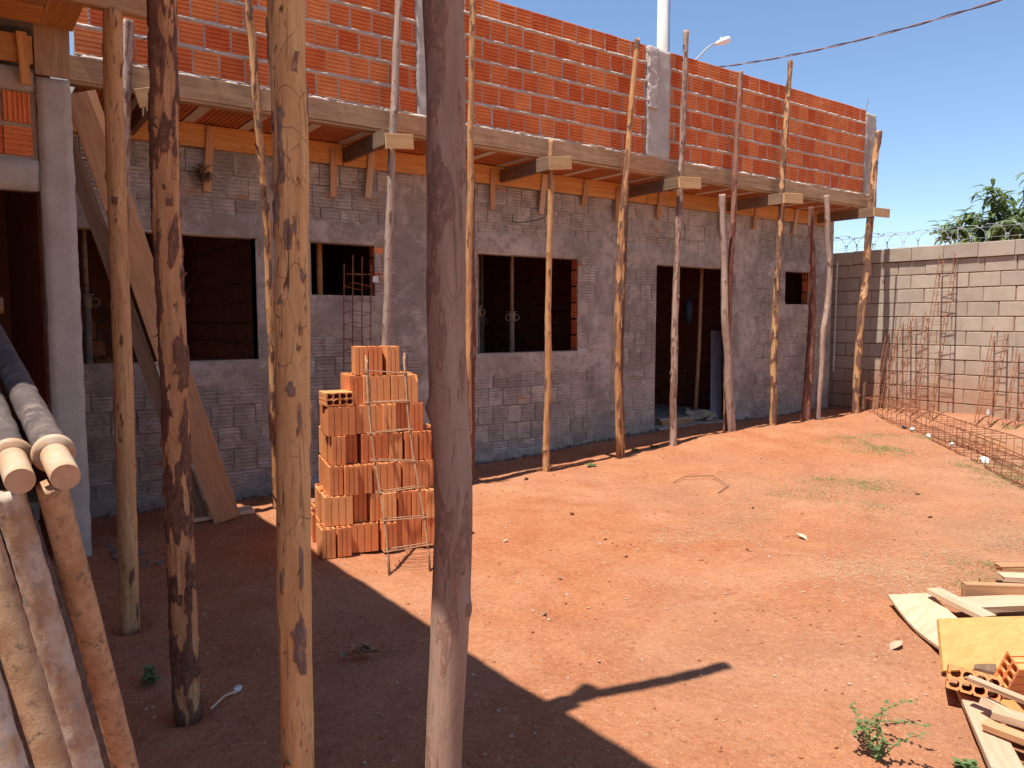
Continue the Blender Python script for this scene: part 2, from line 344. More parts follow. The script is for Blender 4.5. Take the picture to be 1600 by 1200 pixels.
# ------------------------------------------------------------------ boards and poles
def board(name, p0, p1, w, th, mat, parent=None, up=(0, 0, 1), j=0.0015, warp=0.0, notch=False):
    """plank from p0 to p1 (centre line); width w, thickness th along 'up'"""
    p0 = Vector(p0); p1 = Vector(p1); L = (p1 - p0).length
    x = (p1 - p0).normalized(); z = Vector(up); z = (z - x * z.dot(x)).normalized(); y = z.cross(x)
    mw = Matrix.Translation(p0) @ Matrix((x, y, z)).transposed().to_4x4()
    n = max(2, min(14, int(L / 0.18))); c = 0.0025 if th > 0.012 else 0.001
    v = []; f = []
    prof = [(-w / 2 + c, -th / 2), (w / 2 - c, -th / 2), (w / 2, -th / 2 + c), (w / 2, th / 2 - c), (w / 2 - c, th / 2), (-w / 2 + c, th / 2), (-w / 2, th / 2 - c), (-w / 2, -th / 2 + c)]
    for i in range(n + 1):
        s = i / n; dz = warp * 4 * s * (1 - s)
        for (a, b) in prof:
            v.append((L * s + (random.uniform(-j, j) * 2 if i in (0, n) else 0), a + random.uniform(-j, j), b + dz + random.uniform(-j, j) * 0.5))
    for i in range(n):
        for k in range(8): f.append((i * 8 + k, i * 8 + (k + 1) % 8, (i + 1) * 8 + (k + 1) % 8, (i + 1) * 8 + k))
    f.append(tuple(reversed(range(8)))); f.append(tuple(n * 8 + k for k in range(8)))
    return obj(name, mesh(name, v, f, mat), parent, mw)
def catmull(pts, step):
    P = [Vector(p) for p in pts]; P = [P[0] * 2 - P[1]] + P + [P[-1] * 2 - P[-2]]; out = []
    for i in range(1, len(P) - 2):
        a, b, c, d = P[i - 1:i + 3]; n = max(1, int((c - b).length / step))
        for k in range(n):
            t = k / n
            out.append(0.5 * ((2 * b) + (c - a) * t + (2 * a - 5 * b + 4 * c - d) * t * t + (3 * b - a - 3 * c + d) * t ** 3))
    return out + [P[-2]]
def pole(name, pts, r0, r1, mat, seed, cover=0.0, near=False, knots=6, wob=0.012, parent=None, smooth_bark=False, flakes=0):
    """tree pole from base to top; cover shifts how much bark is left"""
    step = 0.014 if near else 0.028; n = 44 if near else 18
    C = catmull(pts, step); m = len(C); S = seed * 7.13
    rnd = random.Random(seed); L = sum((C[i + 1] - C[i]).length for i in range(m - 1))
    kn = [(rnd.uniform(0.05, 0.97) * L, rnd.uniform(0, 6.28), rnd.uniform(0.6, 1.3)) for _ in range(knots)]
    base = C[0].copy(); v = []; bark = []; crack = []
    t = (C[1] - C[0]).normalized(); u = t.cross(Vector((0.3, 1, 0.1))).normalized(); s = 0.0
    rm = max(r0, r1); fq = 0.05 / rm
    for i, p in enumerate(C):
        if i: s += (C[i] - C[i - 1]).length
        t = (C[min(i + 1, m - 1)] - C[max(i - 1, 0)]).normalized(); u = (u - t * u.dot(t)).normalized(); w = t.cross(u)
        p = p + u * wob * nz(s * 1.6, S) + w * wob * nz(s * 1.6, S + 9)
        r = lerp(r0, r1, s / L) * (1 + 0.05 * nz(s * 4, S + 3))
        for k in range(n):
            th = 2 * math.pi * k / n; ca, sa = math.cos(th), math.sin(th)
            q = Vector((ca * 1.1 + S, sa * 1.1, s * 5.0))
            b = fbm(q.x, q.y, q.z, 4) + 0.5 * nz(ca * 0.7 + S, sa * 0.7, s * 1.1) + cover
            bk = sstep(-0.22, 0.22, b)
            ck = 0.0
            c1 = abs(nz(ca * 2.6 + S, sa * 2.6, s * 1.7 + 20)); c2 = abs(nz(ca * 1.5 + S, sa * 1.5, s * 8 + 40))
            if near:
                if c1 < 0.035: ck = 1 - c1 / 0.035
                if c2 < 0.03 and nz(ca, sa + S, s * 2) > 0.1: ck = max(ck, 0.8 * (1 - c2 / 0.03))
            elif c1 < 0.04: ck = 0.6
            e = 0.006 * sstep(0.42, 0.62, bk) * (0.8 + 0.9 * nz(ca * 5, sa * 5 + S, s * 22)) - 0.004 * ck + 0.002 * nz(ca * 3 + S, sa * 3, s * 14) + 0.05 * r * nz(ca * 1.3 + S, sa * 1.3, s * 2.5)
            if smooth_bark: e = 0.0015 * bk - 0.002 * ck * 0.5 + 0.05 * r * nz(ca * 1.3 + S, sa * 1.3, s * 2.5); ck *= 0.35 * (nz(s * 2, S) > 0.05)
            for (ks, kt, kk) in kn:
                ds = (s - ks) / 0.022
                if abs(ds) < 3:
                    da = (th - kt + math.pi) % (2 * math.pi) - math.pi; g = math.exp(-ds * ds - (da * r / 0.016) ** 2) * kk
                    e += 0.009 * g
                    if g > 0.45: bk = max(bk, 0.9); ck = max(ck, (g - 0.45) * 0.9)
            v.append(p + (u * ca + w * sa) * (r + e) - base); bark.append(bk); crack.append(ck)
    f = [(i * n + k, i * n + (k + 1) % n, (i + 1) * n + (k + 1) % n, (i + 1) * n + k) for i in range(m - 1) for k in range(n)]
    f.append(tuple(reversed(range(n)))); f.append(tuple((m - 1) * n + k for k in range(n)))
    # loose curls of peeling bark
    for q in range(flakes):
        i = rnd.randrange(6, m - 6); k = rnd.randrange(n); a = v[i * n + k]; c0 = C[i] - base; d = (a - c0).normalized(); hh = rnd.uniform(0.015, 0.05); ww = rnd.uniform(0.006, 0.014)
        tn = Vector((0, 0, 1)).cross(d).normalized(); b0 = len(v); dn = rnd.choice((-1, 1))
        for (aa, oo) in ((0, -0.002), (0.5, 0.006), (1.0, 0.016 + rnd.uniform(0, 0.012))):
            for sg in (-1, 1): v.append(a + tn * ww * sg * (1 - 0.3 * aa) + d * oo + Vector((0, 0, dn * hh * aa)))
        bark += [0.9] * 6; crack += [0.0] * 6
        f += [(b0, b0 + 1, b0 + 3, b0 + 2), (b0 + 2, b0 + 3, b0 + 5, b0 + 4)]
    me = mesh(name, v, f, mat, True)
    for an, data in (('bark', bark), ('crack', crack)):
        at = me.attributes.new(an, 'FLOAT', 'POINT'); at.data.foreach_set('value', data)
    for pl in me.polygons[(m - 1) * n:(m - 1) * n + 2]: pl.use_smooth = False
    return obj(name, me, parent, Matrix.Translation(base))

# ------------------------------------------------------------------ brick meshes
def wall_brick_mesh(name, w, h, d, mat, seed, grooves=5, gd=0.011, gw=0.0125):
    """clay brick whose face (towards -Y) has horizontal grooves; origin at the face centre"""
    r = random.Random(seed); prof = [(-h / 2, d), (-h / 2, 0.0025), (-h / 2 + 0.003, 0.0)]
    for g in range(grooves):
        zc = -h / 2 + h * (g + 0.75) / (grooves + 0.5) + r.uniform(-0.003, 0.003)
        prof += [(zc - gw / 2 - 0.002, 0.0), (zc - gw / 2 + 0.001, gd), (zc + gw / 2 - 0.001, gd), (zc + gw / 2 + 0.002, 0.0)]
    prof += [(h / 2 - 0.003, 0.0), (h / 2, 0.0025), (h / 2, d)]
    xs = [-w / 2, 0, w / 2]; v = []; n = len(prof); tilt = r.uniform(-0.002, 0.002)
    for i, x in enumerate(xs):
        for (z, y) in prof: v.append((x + (r.uniform(-0.0025, 0.0025) if i != 1 else 0), y + tilt * (x / w * 2) + (r.uniform(-0.0012, 0.0012) if y < 0.02 else 0), z + r.uniform(-0.001, 0.001)))
    f = [(i * n + k + 1, i * n + k, (i + 1) * n + k, (i + 1) * n + k + 1) for i in range(2) for k in range(n - 1)]
    f.append(tuple(range(n))); f.append(tuple(2 * n + k for k in reversed(range(n))))
    return mesh(name, v, f, mat)
def hollow_brick_mesh(name, w, d, h, mat, seed, chip=None):
    """hollow brick standing on end: w x d in plan, holes 4 x 2 running up; origin at the base centre"""
    r = random.Random(seed); bm = bmesh.new()
    def ring(pts):
        vs = [bm.verts.new((a, b, 0)) for a, b in pts]
        return [bm.edges.new((vs[i], vs[(i + 1) % len(vs)])) for i in range(len(vs))]
    def side(a, b, k):
        """points from a to b with k grooves cut inwards"""
        a = Vector(a); b = Vector(b); L = (b - a).length; t = (b - a) / L; nrm = Vector((-t.y, t.x)); o = [a + t * 0.003]
        for g in range(k):
            s = L * (g + 1) / (k + 1)
            o += [a + t * (s - 0.004), a + t * (s - 0.0025) + nrm * 0.006, a + t * (s + 0.0025) + nrm * 0.006, a + t * (s + 0.004)]
        o.append(b - t * 0.003); return [(p.x, p.y) for p in o]
    A, B = w / 2, d / 2
    E = ring(side((-A, -B), (A, -B), 3) + side((A, -B), (A, B), 2) + side((A, B), (-A, B), 3) + side((-A, B), (-A, -B), 2))
    hw = (w - 0.008 * 5) / 4; hd = (d - 0.008 * 3) / 2
    for i in range(4):
        for jj in range(2):
            cx = -A + 0.008 + hw / 2 + i * (hw + 0.008); cy = -B + 0.008 + hd / 2 + jj * (hd + 0.008)
            a, b, c = hw / 2, hd / 2, 0.009
            E += ring([(cx - a + c, cy - b), (cx + a - c, cy - b), (cx + a, cy - b + c), (cx + a, cy + b - c), (cx + a - c, cy + b), (cx - a + c, cy + b), (cx - a, cy + b - c), (cx - a, cy - b + c)][::-1])
    bmesh.ops.triangle_fill(bm, use_beauty=True, use_dissolve=False, edges=E)
    ex = bmesh.ops.extrude_face_region(bm, geom=bm.faces[:])
    top = [g for g in ex['geom'] if isinstance(g, bmesh.types.BMVert)]
    for vv in top:
        vv.co.z += h + r.uniform(-0.002, 0.002)
        if chip and (vv.co.x * chip[0] > A * 0.72 and vv.co.y * chip[1] > B * 0.5): vv.co.z -= 0.05
    bmesh.ops.recalc_face_normals(bm, faces=bm.faces[:])
    return bm_mesh(name, bm, mat)

# ------------------------------------------------------------------ the house: long facade
YF, YL = 6.27, 6.96                      # face of the parapet / of the lower wall
house = empty('unfinished_house', (6.0, YL, 0.0), 'long unfinished brick house with grey slurried ground floor and bare orange parapet', 'building')
# --- parapet
CH = 0.2017; Z0 = 3.41; TOP = Z0 + 6 * CH
pillars = [(3.50, 3.82), (6.40, 6.77)]
XL, XR = 0.79, 10.93
core = MB(); core.box(XL, XR, YF + 0.03, YF + 0.10, Z0, TOP - 0.012)
parapet = core.build('parapet_wall', M['mortar'], house)
wb = [wall_brick_mesh('brick', 0.188, 0.178, 0.06, M['brick'], k) for k in range(6)]
wb_half = wall_brick_mesh('brick', 0.09, 0.186, 0.06, M['brick'], 40)
wb_w = {}
bricks = []; joints = []
for r in range(6):
    zc = Z0 + r * CH + CH / 2 + 0.006
    segs = [(XL, pillars[0][0]), (pillars[0][1], pillars[1][0]), (pillars[1][1], XR)]
    for si, (a, b) in enumerate(segs):
        x = a + (0.004 if (r + si) % 2 else -0.0); first = (r + si) % 2
        while x < b - 0.03:
            w = 0.195
            if first: w = 0.098 + random.uniform(-0.02, 0.02); first = 0
            w += random.uniform(-0.004, 0.004)
            if x + w > b: w = b - x
            bricks.append((r, x, min(w, b - x), zc)); joints.append((r, x)); x += w
        joints.append((r, b))
def px_of(p):
    d = Vector(p) - EYE; fw = Vector((math.cos(R(4.756)) * math.cos(R(54)), math.cos(R(4.756)) * math.sin(R(54)), -math.sin(R(4.756))))
    rt = Vector((math.sin(R(54)), -math.cos(R(54)), 0)); up = rt.cross(fw); z = d.dot(fw)
    return 0.5 + 0.75125 * d.dot(rt) / z, 0.5 - 1.00167 * d.dot(up) / z, z
rest = MB(); cnt = 0
order = sorted(bricks, key=lambda q: (0 if px_of((q[1] + q[2] / 2, YF, q[3]))[1] > 0.005 else 1, q[1]))
for r, x, w, zc in order:
    me = random.choice(wb); mw = Matrix.Translation((x + w / 2, YF + random.uniform(-0.003, 0.003), zc + random.uniform(-0.002, 0.002)))
    sx = (w - 0.006) / 0.188
    if cnt < 300:
        obj('brick', me, parapet, mw @ Matrix.Diagonal((sx, 1, 1, 1))); cnt += 1
    else:
        rest.add([mw @ Matrix.Diagonal((sx, 1, 1, 1)) @ vv.co for vv in me.vertices], [tuple(p.vertices) for p in me.polygons])
if rest.v: rest.build('brick_remainder', M['brick'], parapet, kind='stuff')
# squeezed mortar: bed joints and pointing as one lumpy skin over the brick faces
xs = [XL + i * 0.013 for i in range(int((XR - XL) / 0.013) + 1)]
zs = []
for r in range(7):
    z = Z0 + r * CH
    if r == 6: break
    zs += [z - 0.010, z - 0.004, z + 0.002, z + 0.008, z + 0.014, z + 0.02, z + 0.026]
    zs += [z + 0.034 + i * 0.0205 for i in range(8)]
jset = {}
for r, x in joints: jset.setdefault(r, []).append(x)
mv = []; mf = []
def near_joint(r, x):
    return min(abs(x - q) for q in jset[r])
for z in zs:
    r = min(5, max(0, int((z - Z0 + 0.011) / CH))); zr = z - (Z0 + r * CH)
    for x in xs:
        bed = max(0.0, 1 - abs(zr - 0.008 - 0.004 * nz(x * 3, r * 5.0)) / (0.021 + 0.006 * nz(x * 6, r * 3.0, 2))) if zr < 0.035 else 0.0
        lump = fbm(x * 9, z * 9, 2.0, 4); fine = nz(x * 45, z * 45, 5)
        h = -0.022
        if bed > 0 and r > 0 or (r == 0 and zr < 0.02):
            h = -0.010 + bed * (0.024 + 0.024 * lump + 0.010 * fine) + 0.004
            h += 0.010 * max(0, nz(x * 5, z * 3, 9)) * bed
        else:
            dj = near_joint(r, x)
            if dj < 0.011:
                s = nz(x * 3, z * 28, r * 3.0); jk = 0.5 + 1.1 * nz(round(x / 0.06) * 1.37, r * 2.2)
                h = -0.008 + (1 - dj / 0.011) * (0.005 + 0.006 * jk + 0.022 * max(0, s) * max(0.2, jk) + 0.004 * fine)
        mv.append((x, YF - h, z))
n = len(xs)
for j in range(len(zs) - 1):
    for i in range(n - 1):
        xm = (xs[i] + xs[i + 1]) / 2
        if any(a < xm < b for a, b in pillars): continue
        mf.append((j * n + i + 1, j * n + i, (j + 1) * n + i, (j + 1) * n + i + 1))
skin = obj('mortar_joints', mesh('mortar_joints', mv, mf, M['mortar'], True), parapet)
# concrete pillars cast between the bricks
def rough_block(name, x0, x1, y0, y1, z0, z1, mat, parent, amp=0.006, step=0.03, seed=1, edge=0.0):
    nx_, ny_, nz_ = [max(1, int((b - a) / step)) for a, b in ((x0, x1), (y0, y1), (z0, z1))]
    bm = bmesh.new(); idx = {}
    def vert(i, j, k):
        if (i, j, k) not in idx:
            p = Vector((lerp(x0, x1, i / nx_), lerp(y0, y1, j / ny_), lerp(z0, z1, k / nz_)))
            d = Vector((nz(p.x * 7 + seed, p.y * 7, p.z * 7), nz(p.x * 7, p.y * 7 + seed, p.z * 7 + 4), nz(p.x * 7, p.y * 7, p.z * 7 + seed))) * amp
            d += Vector((nz(p.x * 23 + seed, p.z * 23), nz(p.x * 23, p.z * 23 + seed), 0)) * amp * 0.5
            if edge and i in (0, nx_): d.x += edge * nz(p.z * 14, seed, i) + edge * 0.6 * nz(p.z * 40, seed, i)
            idx[(i, j, k)] = bm.verts.new(p + d)
        return idx[(i, j, k)]
    def quad(a, b, c, d): bm.faces.new([vert(*q) for q in (a, b, c, d)])
    for i in range(nx_):
        for k in range(nz_):
            quad((i, 0, k), (i + 1, 0, k), (i + 1, 0, k + 1), (i, 0, k + 1)); quad((i, ny_, k + 1), (i + 1, ny_, k + 1), (i + 1, ny_, k), (i, ny_, k))
    for j in range(ny_):
        for k in range(nz_):
            quad((0, j + 1, k), (0, j, k), (0, j, k + 1), (0, j + 1, k + 1)); quad((nx_, j, k), (nx_, j + 1, k), (nx_, j + 1, k + 1), (nx_, j, k + 1))
    for i in range(nx_):
        for j in range(ny_):
            quad((i, j + 1, 0), (i + 1, j + 1, 0), (i + 1, j, 0), (i, j, 0)); quad((i, j, nz_), (i + 1, j, nz_), (i + 1, j + 1, nz_), (i, j + 1, nz_))
    return obj(name, bm_mesh(name, bm, mat, True), parent)
rough_block('concrete_pillar', 3.49, 3.83, YF - 0.015, YF + 0.12, 3.405, 4.63, M['concrete'], house, 0.006, 0.03, 3, 0.012)
rough_block('concrete_pillar', 6.40, 6.77, YF - 0.03, YF + 0.12, 3.405, 4.60, M['concrete'], house, 0.007, 0.03, 5, 0.014)
rough_block('concrete_pillar', 10.93, 11.20, YF - 0.01, YF + 0.16, 3.405, 4.58, M['concrete'], house, 0.008, 0.03, 8, 0.02)
# smeared thicker mortar at the pillar's upper left
rough_block('mortar_smear', 6.405, 6.545, YF - 0.052, YF - 0.0, 3.93, 4.598, M['mortar'], house, 0.016, 0.022, 9, 0.03)
# roof slab, side return of the parapet, floor
sl = MB(); sl.box(0.8, 11.29, YF + 0.03, 10.6, 3.235, 3.40); sl.build('roof_slab', M['concrete'], house)
sl = MB(); sl.box(0.79, 11.27, 10.46, 10.6, 3.402, 4.6); sl.box(11.07, 11.2, YF + 0.165, 10.458, 3.402, 4.58); sl.build('rear_parapet', M['mortar'], house)
fl = MB(); fl.box(-4.9, 11.3, 7.0, 10.55, 0.0, 0.145); fl.build('floor', M['concrete'], house)

# --- lower wall: openings (x0,x1,z0,z1)
OPEN = [(0.83, 2.23, 1.21, 2.30), (2.74, 3.39, 1.80, 2.30), (4.60, 6.02, 1.20, 2.29), (7.35, 8.87, 0.15, 2.28), (10.10, 10.71, 1.80, 2.30)]
JAMB = {1: 0.10, 2: 0.10, 4: 0.10}
WX0, WX1, WZ1 = 0.70, 11.32, 3.23
cx = sorted({WX0, WX1} | {o[0] for o in OPEN} | {o[1] + JAMB.get(i, 0) for i, o in enumerate(OPEN)}); cz = sorted({-0.1, WZ1} | {o[2] for o in OPEN} | {o[3] for o in OPEN})
core = MB()
for i in range(len(cx) - 1):
    for j in range(len(cz) - 1):
        xm, zm = (cx[i] + cx[i + 1]) / 2, (cz[j] + cz[j + 1]) / 2
        if any(o[0] < xm < o[1] + JAMB.get(q, 0) and o[2] < zm < o[3] for q, o in enumerate(OPEN)): continue
        core.box(cx[i], cx[i + 1], YL + 0.02, YL + 0.14, cz[j], cz[j + 1])
lower = core.build('lower_wall', M['coat'], house)
lb = [wall_brick_mesh('brick', 0.186, 0.184, 0.03, M['slurry'], 60 + k, 5, 0.010, 0.012) for k in range(6)]
lbl = []
for r in range(16):
    zc = 0.02 + r * 0.2 + 0.1
    if zc > 3.15: break
    x = WX0 + (0.1 if r % 2 else 0.0) + random.uniform(-0.02, 0.02)
    while x < WX1 - 0.05:
        w = min(0.196, WX1 - x); a, b = x, x + w
        ok = [(a, b)]
        for o in OPEN:
            if zc + 0.09 > o[2] and zc - 0.09 < o[3]:
                nk = []
                for (p, q) in ok:
                    if q <= o[0] or p >= o[1]: nk.append((p, q))
                    else:
                        if p < o[0] - 0.03: nk.append((p, o[0]))
                        if q > o[1] + 0.03: nk.append((o[1], q))
                ok = nk
        for (p, q) in ok: lbl.append((p, q - p, zc))
        x += 0.196
# the best-visible 300 bricks singly, the others as one part
def vis(q):
    u, vv, z = px_of((q[0] + q[1] / 2, YL, q[2])); return (0 if 0 < u < 1 and 0 < vv < 1 else 1, z)
rest = MB(); cnt = 0
def coat_cov(x, z):
    """how thick the smooth cement coat is: 1 on the bands round openings and over the columns"""
    wx = x + 0.06 * nz(x * 3, z * 3, 1) + 0.03 * nz(x * 11, z * 11, 2); wz = z + 0.07 * nz(x * 2.3, z * 2.3, 5) + 0.03 * nz(x * 10, z * 10, 6)
    m = 0.0
    for (a, b, c, d) in BANDS:
        e = 0.035
        m = max(m, sstep(a - e, a + e, wx) * sstep(b + e, b - e, wx) * sstep(c - e, c + e, wz) * sstep(d + e, d - e, wz))
    return m
BANDS = [(0.6, 7.2, 2.29, 2.52), (7.2, 9.1, 2.26, 2.50), (9.6, 11.4, 2.28, 2.46), (2.25, 2.68, 0.9, 2.6), (2.3, 2.55, -0.2, 3.0), (3.62, 4.56, 1.3, 2.9), (3.85, 4.30, -0.2, 3.3), (6.28, 6.56, -0.2, 3.3),
         (9.02, 9.42, -0.2, 3.3), (11.0, 11.5, -0.2, 3.3), (0.6, 2.3, 0.98, 1.25), (4.5, 6.25, 0.96, 1.22), (2.6, 3.7, 1.45, 1.82), (9.9, 11.1, 1.58, 1.82), (-1, 12, -0.2, 0.10)]
lbl.sort(key=vis)
for (x, w, zc) in lbl:
    if coat_cov(x + w / 2, zc) > 0.92: continue
    me = random.choice(lb); sx = (w - random.choice((0.004, 0.006, 0.012, 0.016))) / 0.186
    mw = Matrix.Translation((x + w / 2, YL - 0.003 + random.uniform(-0.005, 0.004), zc + random.uniform(-0.003, 0.003))) @ Matrix.Diagonal((sx, 1, 1, 1))
    if cnt < 290: obj('brick', me, lower, mw); cnt += 1
    else: rest.add([mw @ vv.co for vv in me.vertices], [tuple(p.vertices) for p in me.polygons])
rest.build('brick_remainder', M['slurry'], lower, kind='stuff')
def fillc(a, b, step, extra):
    s = set(round(e, 4) for e in extra if a <= e <= b); n = int((b - a) / step)
    for i in range(n + 1):
        q = a + (b - a) * i / n
        if all(abs(q - e) > step * 0.45 for e in extra): s.add(round(q, 4))
    return sorted(s)
px = fillc(WX0, WX1, 0.024, [WX0, WX1] + [o[0] for o in OPEN] + [o[1] for o in OPEN]); pz = fillc(-0.1, WZ1, 0.024, [-0.1, WZ1] + [o[2] for o in OPEN] + [o[3] for o in OPEN])
cvs = []
for z in pz:
    for x in px:
        cv = coat_cov(x, z); lm = fbm(x * 4, z * 4, 3, 5); fi = nz(x * 30, z * 30, 7)
        patch = sstep(0.05, 0.5, fbm(x * 1.1 + 7, z * 1.5, 3, 5))
        h = -0.0135 + 0.0085 * patch + 0.005 * lm + 0.003 * fi
        h = lerp(h, 0.0085 + 0.007 * lm + 0.003 * fi, cv)
        if z < 0.2: h += 0.012 * max(0, nz(x * 8, z * 8, 3)) + 0.01 * max(0, fi)
        cvs.append((x, YL - h, z))
n = len(px); cf = []
for j in range(len(pz) - 1):
    for i in range(n - 1):
        xm, zm = (px[i] + px[i + 1]) / 2, (pz[j] + pz[j + 1]) / 2
        if any(o[0] < xm < o[1] and o[2] < zm < o[3] for o in OPEN): continue
        cf.append((j * n + i + 1, j * n + i, (j + 1) * n + i, (j + 1) * n + i + 1))
obj('cement_coat', mesh('cement_coat', cvs, cf, M['coat'], True), lower)
# reveals, sills: cement faces inside the openings and open brick ends on the right jambs
hb = hollow_brick_mesh('brick', 0.19, 0.115, 0.19, M['brick'], 5)
jb = [hollow_brick_mesh('brick', 0.17, 0.115, 0.094, M['brick'], 7), wall_brick_mesh('brick', 0.115, 0.17, 0.09, M['brick'], 77)]
for q, (a, b, c, d) in enumerate(OPEN):
    rv = MB()
    rv.box(a - 0.012, a + 0.0, YL + 0.002, YL + 0.142, c, d)
    rv.box(a - 0.012, b + JAMB.get(q, 0.012), YL + 0.002, YL + 0.145, d - 0.004, d + 0.01)
    if q != 3: rv.box(a - 0.012, b + JAMB.get(q, 0.012), YL - 0.004, YL + 0.15, c - 0.01, c + 0.006)
    if q not in JAMB: rv.box(b, b + 0.012, YL + 0.002, YL + 0.142, c, d)
    rv.build('opening_reveal', M['coat'], lower)
    if q in JAMB:
        z = c + 0.008; k = q
        while z < d - 0.05:
            hh = min(0.18, d - 0.006 - z); k += 1
            if k % 2:   # open end: holes run along X
                mw = Matrix.Translation((b + 0.004, YL + 0.066, z + hh / 2)) @ Matrix(((0, 0, 1, 0), (0, 1, 0, 0), (-1, 0, 0, 0), (0, 0, 0, 1))) @ Matrix.Diagonal((hh / 0.18, 1, 1, 1))
                obj('brick', jb[0], lower, mw)
            else:
                mw = Matrix.Translation((b + 0.004, YL + 0.066, z + hh / 2)) @ Matrix.Rotation(R(-90), 4, 'Z') @ Matrix.Diagonal((1, 1, hh / 0.18, 1))
                obj('brick', jb[1], lower, mw)
            z += hh + 0.012
# --- interior: partitions and back wall of bare brick
def brick_panel(name, axis, c, a0, a1, z0, z1, sgn, mat, parent, gap=None):
    """wall of single bricks facing sgn along the axis; all bricks joined (barely seen indoors)"""
    k = MB(); t = 0.05
    if axis == 'Y': k.box(a0, a1, min(c, c + 0.1 * -sgn), max(c, c + 0.1 * -sgn), z0, z1)
    else: k.box(min(c, c + 0.1 * -sgn), max(c, c + 0.1 * -sgn), a0, a1, z0, z1)
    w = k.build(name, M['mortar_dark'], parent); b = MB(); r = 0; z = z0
    while z < z1 - 0.03:
        x = a0 - (0.1 if r % 2 else 0)
        while x < a1:
            p, q = max(a0, x + 0.006), min(a1, x + 0.19)
            if q - p > 0.02:
                zz = min(z + 0.182, z1); e = 0.012 + random.uniform(0, 0.003)
                if axis == 'Y': b.box(p, q, min(c, c + e * sgn), max(c, c + e * sgn), z, zz)
                else: b.box(min(c, c + e * sgn), max(c, c + e * sgn), p, q, z, zz)
            x += 0.2
        z += 0.2; r += 1
    b.build('brick_facing', mat, w, kind='stuff')
    return w
brick_panel('back_wall', 'Y', 10.4, 0.8, 11.25, 0.147, 3.23, -1, M['brick_shaded'], house)
brick_panel('partition', 'X', 2.42, YL + 0.145, 10.38, 0.147, 3.23, -1, M['brick_shaded'], house)
brick_panel('partition', 'X', 3.75, YL + 0.145, 10.38, 0.147, 3.23, -1, M['brick_shaded'], house)
brick_panel('partition', 'X', 6.75, YL + 0.145, 10.38, 0.147, 3.23, -1, M['brick_shaded'], house)
brick_panel('partition', 'X', 9.75, YL + 0.145, 10.38, 0.147, 3.23, -1, M['brick_shaded'], house)
brick_panel('end_wall', 'X', 11.20, YL + 0.145, 10.38, 0.0, 3.23, -1, M['brick_shaded'], house)
ev = MB(); ev.box(11.302, 11.315, YL + 0.03, 10.6, 0.0, 3.22); ev.build('end_render', M['coat'], house)

# ------------------------------------------------------------------ formwork under the eave
form = empty('eave_formwork', (6.0, 6.5, 3.2), 'timber formwork of planks and crossbeams under the projecting eave slab', 'formwork')
x = 0.74; k = 0
for L in (2.55, 0.35, 2.35, 0.72, 2.2, 2.35):
    e = min(x + L, 11.30)
    m = M['wood_brown'] if L < 1 else M['wood_grey']
    board('fascia_board', (x + 0.003, YF - 0.012 - 0.004 * (k % 2), 3.318 + random.uniform(-0.004, 0.004)), (e - 0.003, YF - 0.012 - 0.004 * (k % 2), 3.318 + random.uniform(-0.004, 0.004)), 0.168, 0.024, m, form, (0, -1, 0), 0.002)
    x = e; k += 1
x = 0.74
for L in (3.2, 2.7, 3.0, 1.66):
    e = min(x + L, 11.29)
    board('edge_batten', (x, YF + 0.03, 3.222), (e, YF + 0.03, 3.222), 0.085, 0.022, M['wood_grey'], form)
    x = e
x = 0.76
for L in (2.3, 1.45, 2.6, 2.1, 2.0):
    e = min(x + L, 11.25)
    board('wall_board', (x + 0.004, YL - 0.03, 3.125 + random.uniform(-0.01, 0.006)), (e - 0.004, YL - 0.03, 3.125 + random.uniform(-0.01, 0.006)), 0.19, 0.025, M['wood_pine'], form, (0, -1, 0), 0.002)
    x = e
for i, xx in enumerate((1.22, 3.06, 4.86, 6.70, 8.66, 10.80)):
    board('crossbeam', (xx, 6.02, 3.115), (xx + 0.02, YL - 0.045, 3.115), 0.045, 0.135, M['wood_dark'], form)
    board('hanging_batten', (xx - 0.10, YL - 0.052, 3.16), (xx - 0.10 + random.uniform(-0.02, 0.02), YL - 0.052, 2.80 - random.uniform(0, 0.1)), 0.06, 0.02, M['wood_brown'], form, (0, -1, 0))
for xx, zz in ((1.86, 2.66), (2.47, 2.72), (5.47, 2.76), (6.1, 2.9), (7.35, 2.85), (9.3, 2.85), (3.35, 2.74), (10.25, 2.84)):
    board('hanging_batten', (xx, YL - 0.055, 3.20), (xx - 0.05, YL - 0.055, zz), 0.065, 0.022, M['wood_brown'] if random.random() < 0.5 else M['wood_pale'], form, (0, -1, 0))
# eave slab underside: clay filler tiles between concrete joists
eave = empty('eave_slab', (6.0, 6.6, 3.22), 'eave slab of ribbed clay filler tiles between pale concrete joists', 'slab')
x = 0.82; i = 0
def tile_mesh():
    v = []; f = []; n = 9; w = 0.36 / n; q = 0.0
    prof = []
    for g in range(n):
        a = g * w; prof += [(a, 0.0), (a + w * 0.72, 0.0), (a + w * 0.76, 0.006), (a + w * 0.96, 0.006)]
    prof.append((0.36, 0.0))
    for y in (0.0, 0.60):
        for (a, z) in prof: v.append((a, y, z))
    m = len(prof)
    f = [(k, k + 1, m + k + 1, m + k) for k in range(m - 1)]
    f = [tuple(reversed(q)) for q in f]
    return mesh('filler_tile', v, f, M['tile'])
tm = tile_mesh()
while x < 11.2:
    w = min(0.36, 11.2 - x)
    obj('filler_tile', tm, eave, Matrix.Translation((x, YF + 0.075, 3.224)) @ Matrix.Diagonal((w / 0.36, 1, 1, 1)))
    b = MB(); b.box(x + w + 0.004, min(x + w + 0.09, 11.25), YF + 0.074, YL - 0.045, 3.218, 3.2345); b.build('joist', M['post'], eave)
    x += w + 0.094
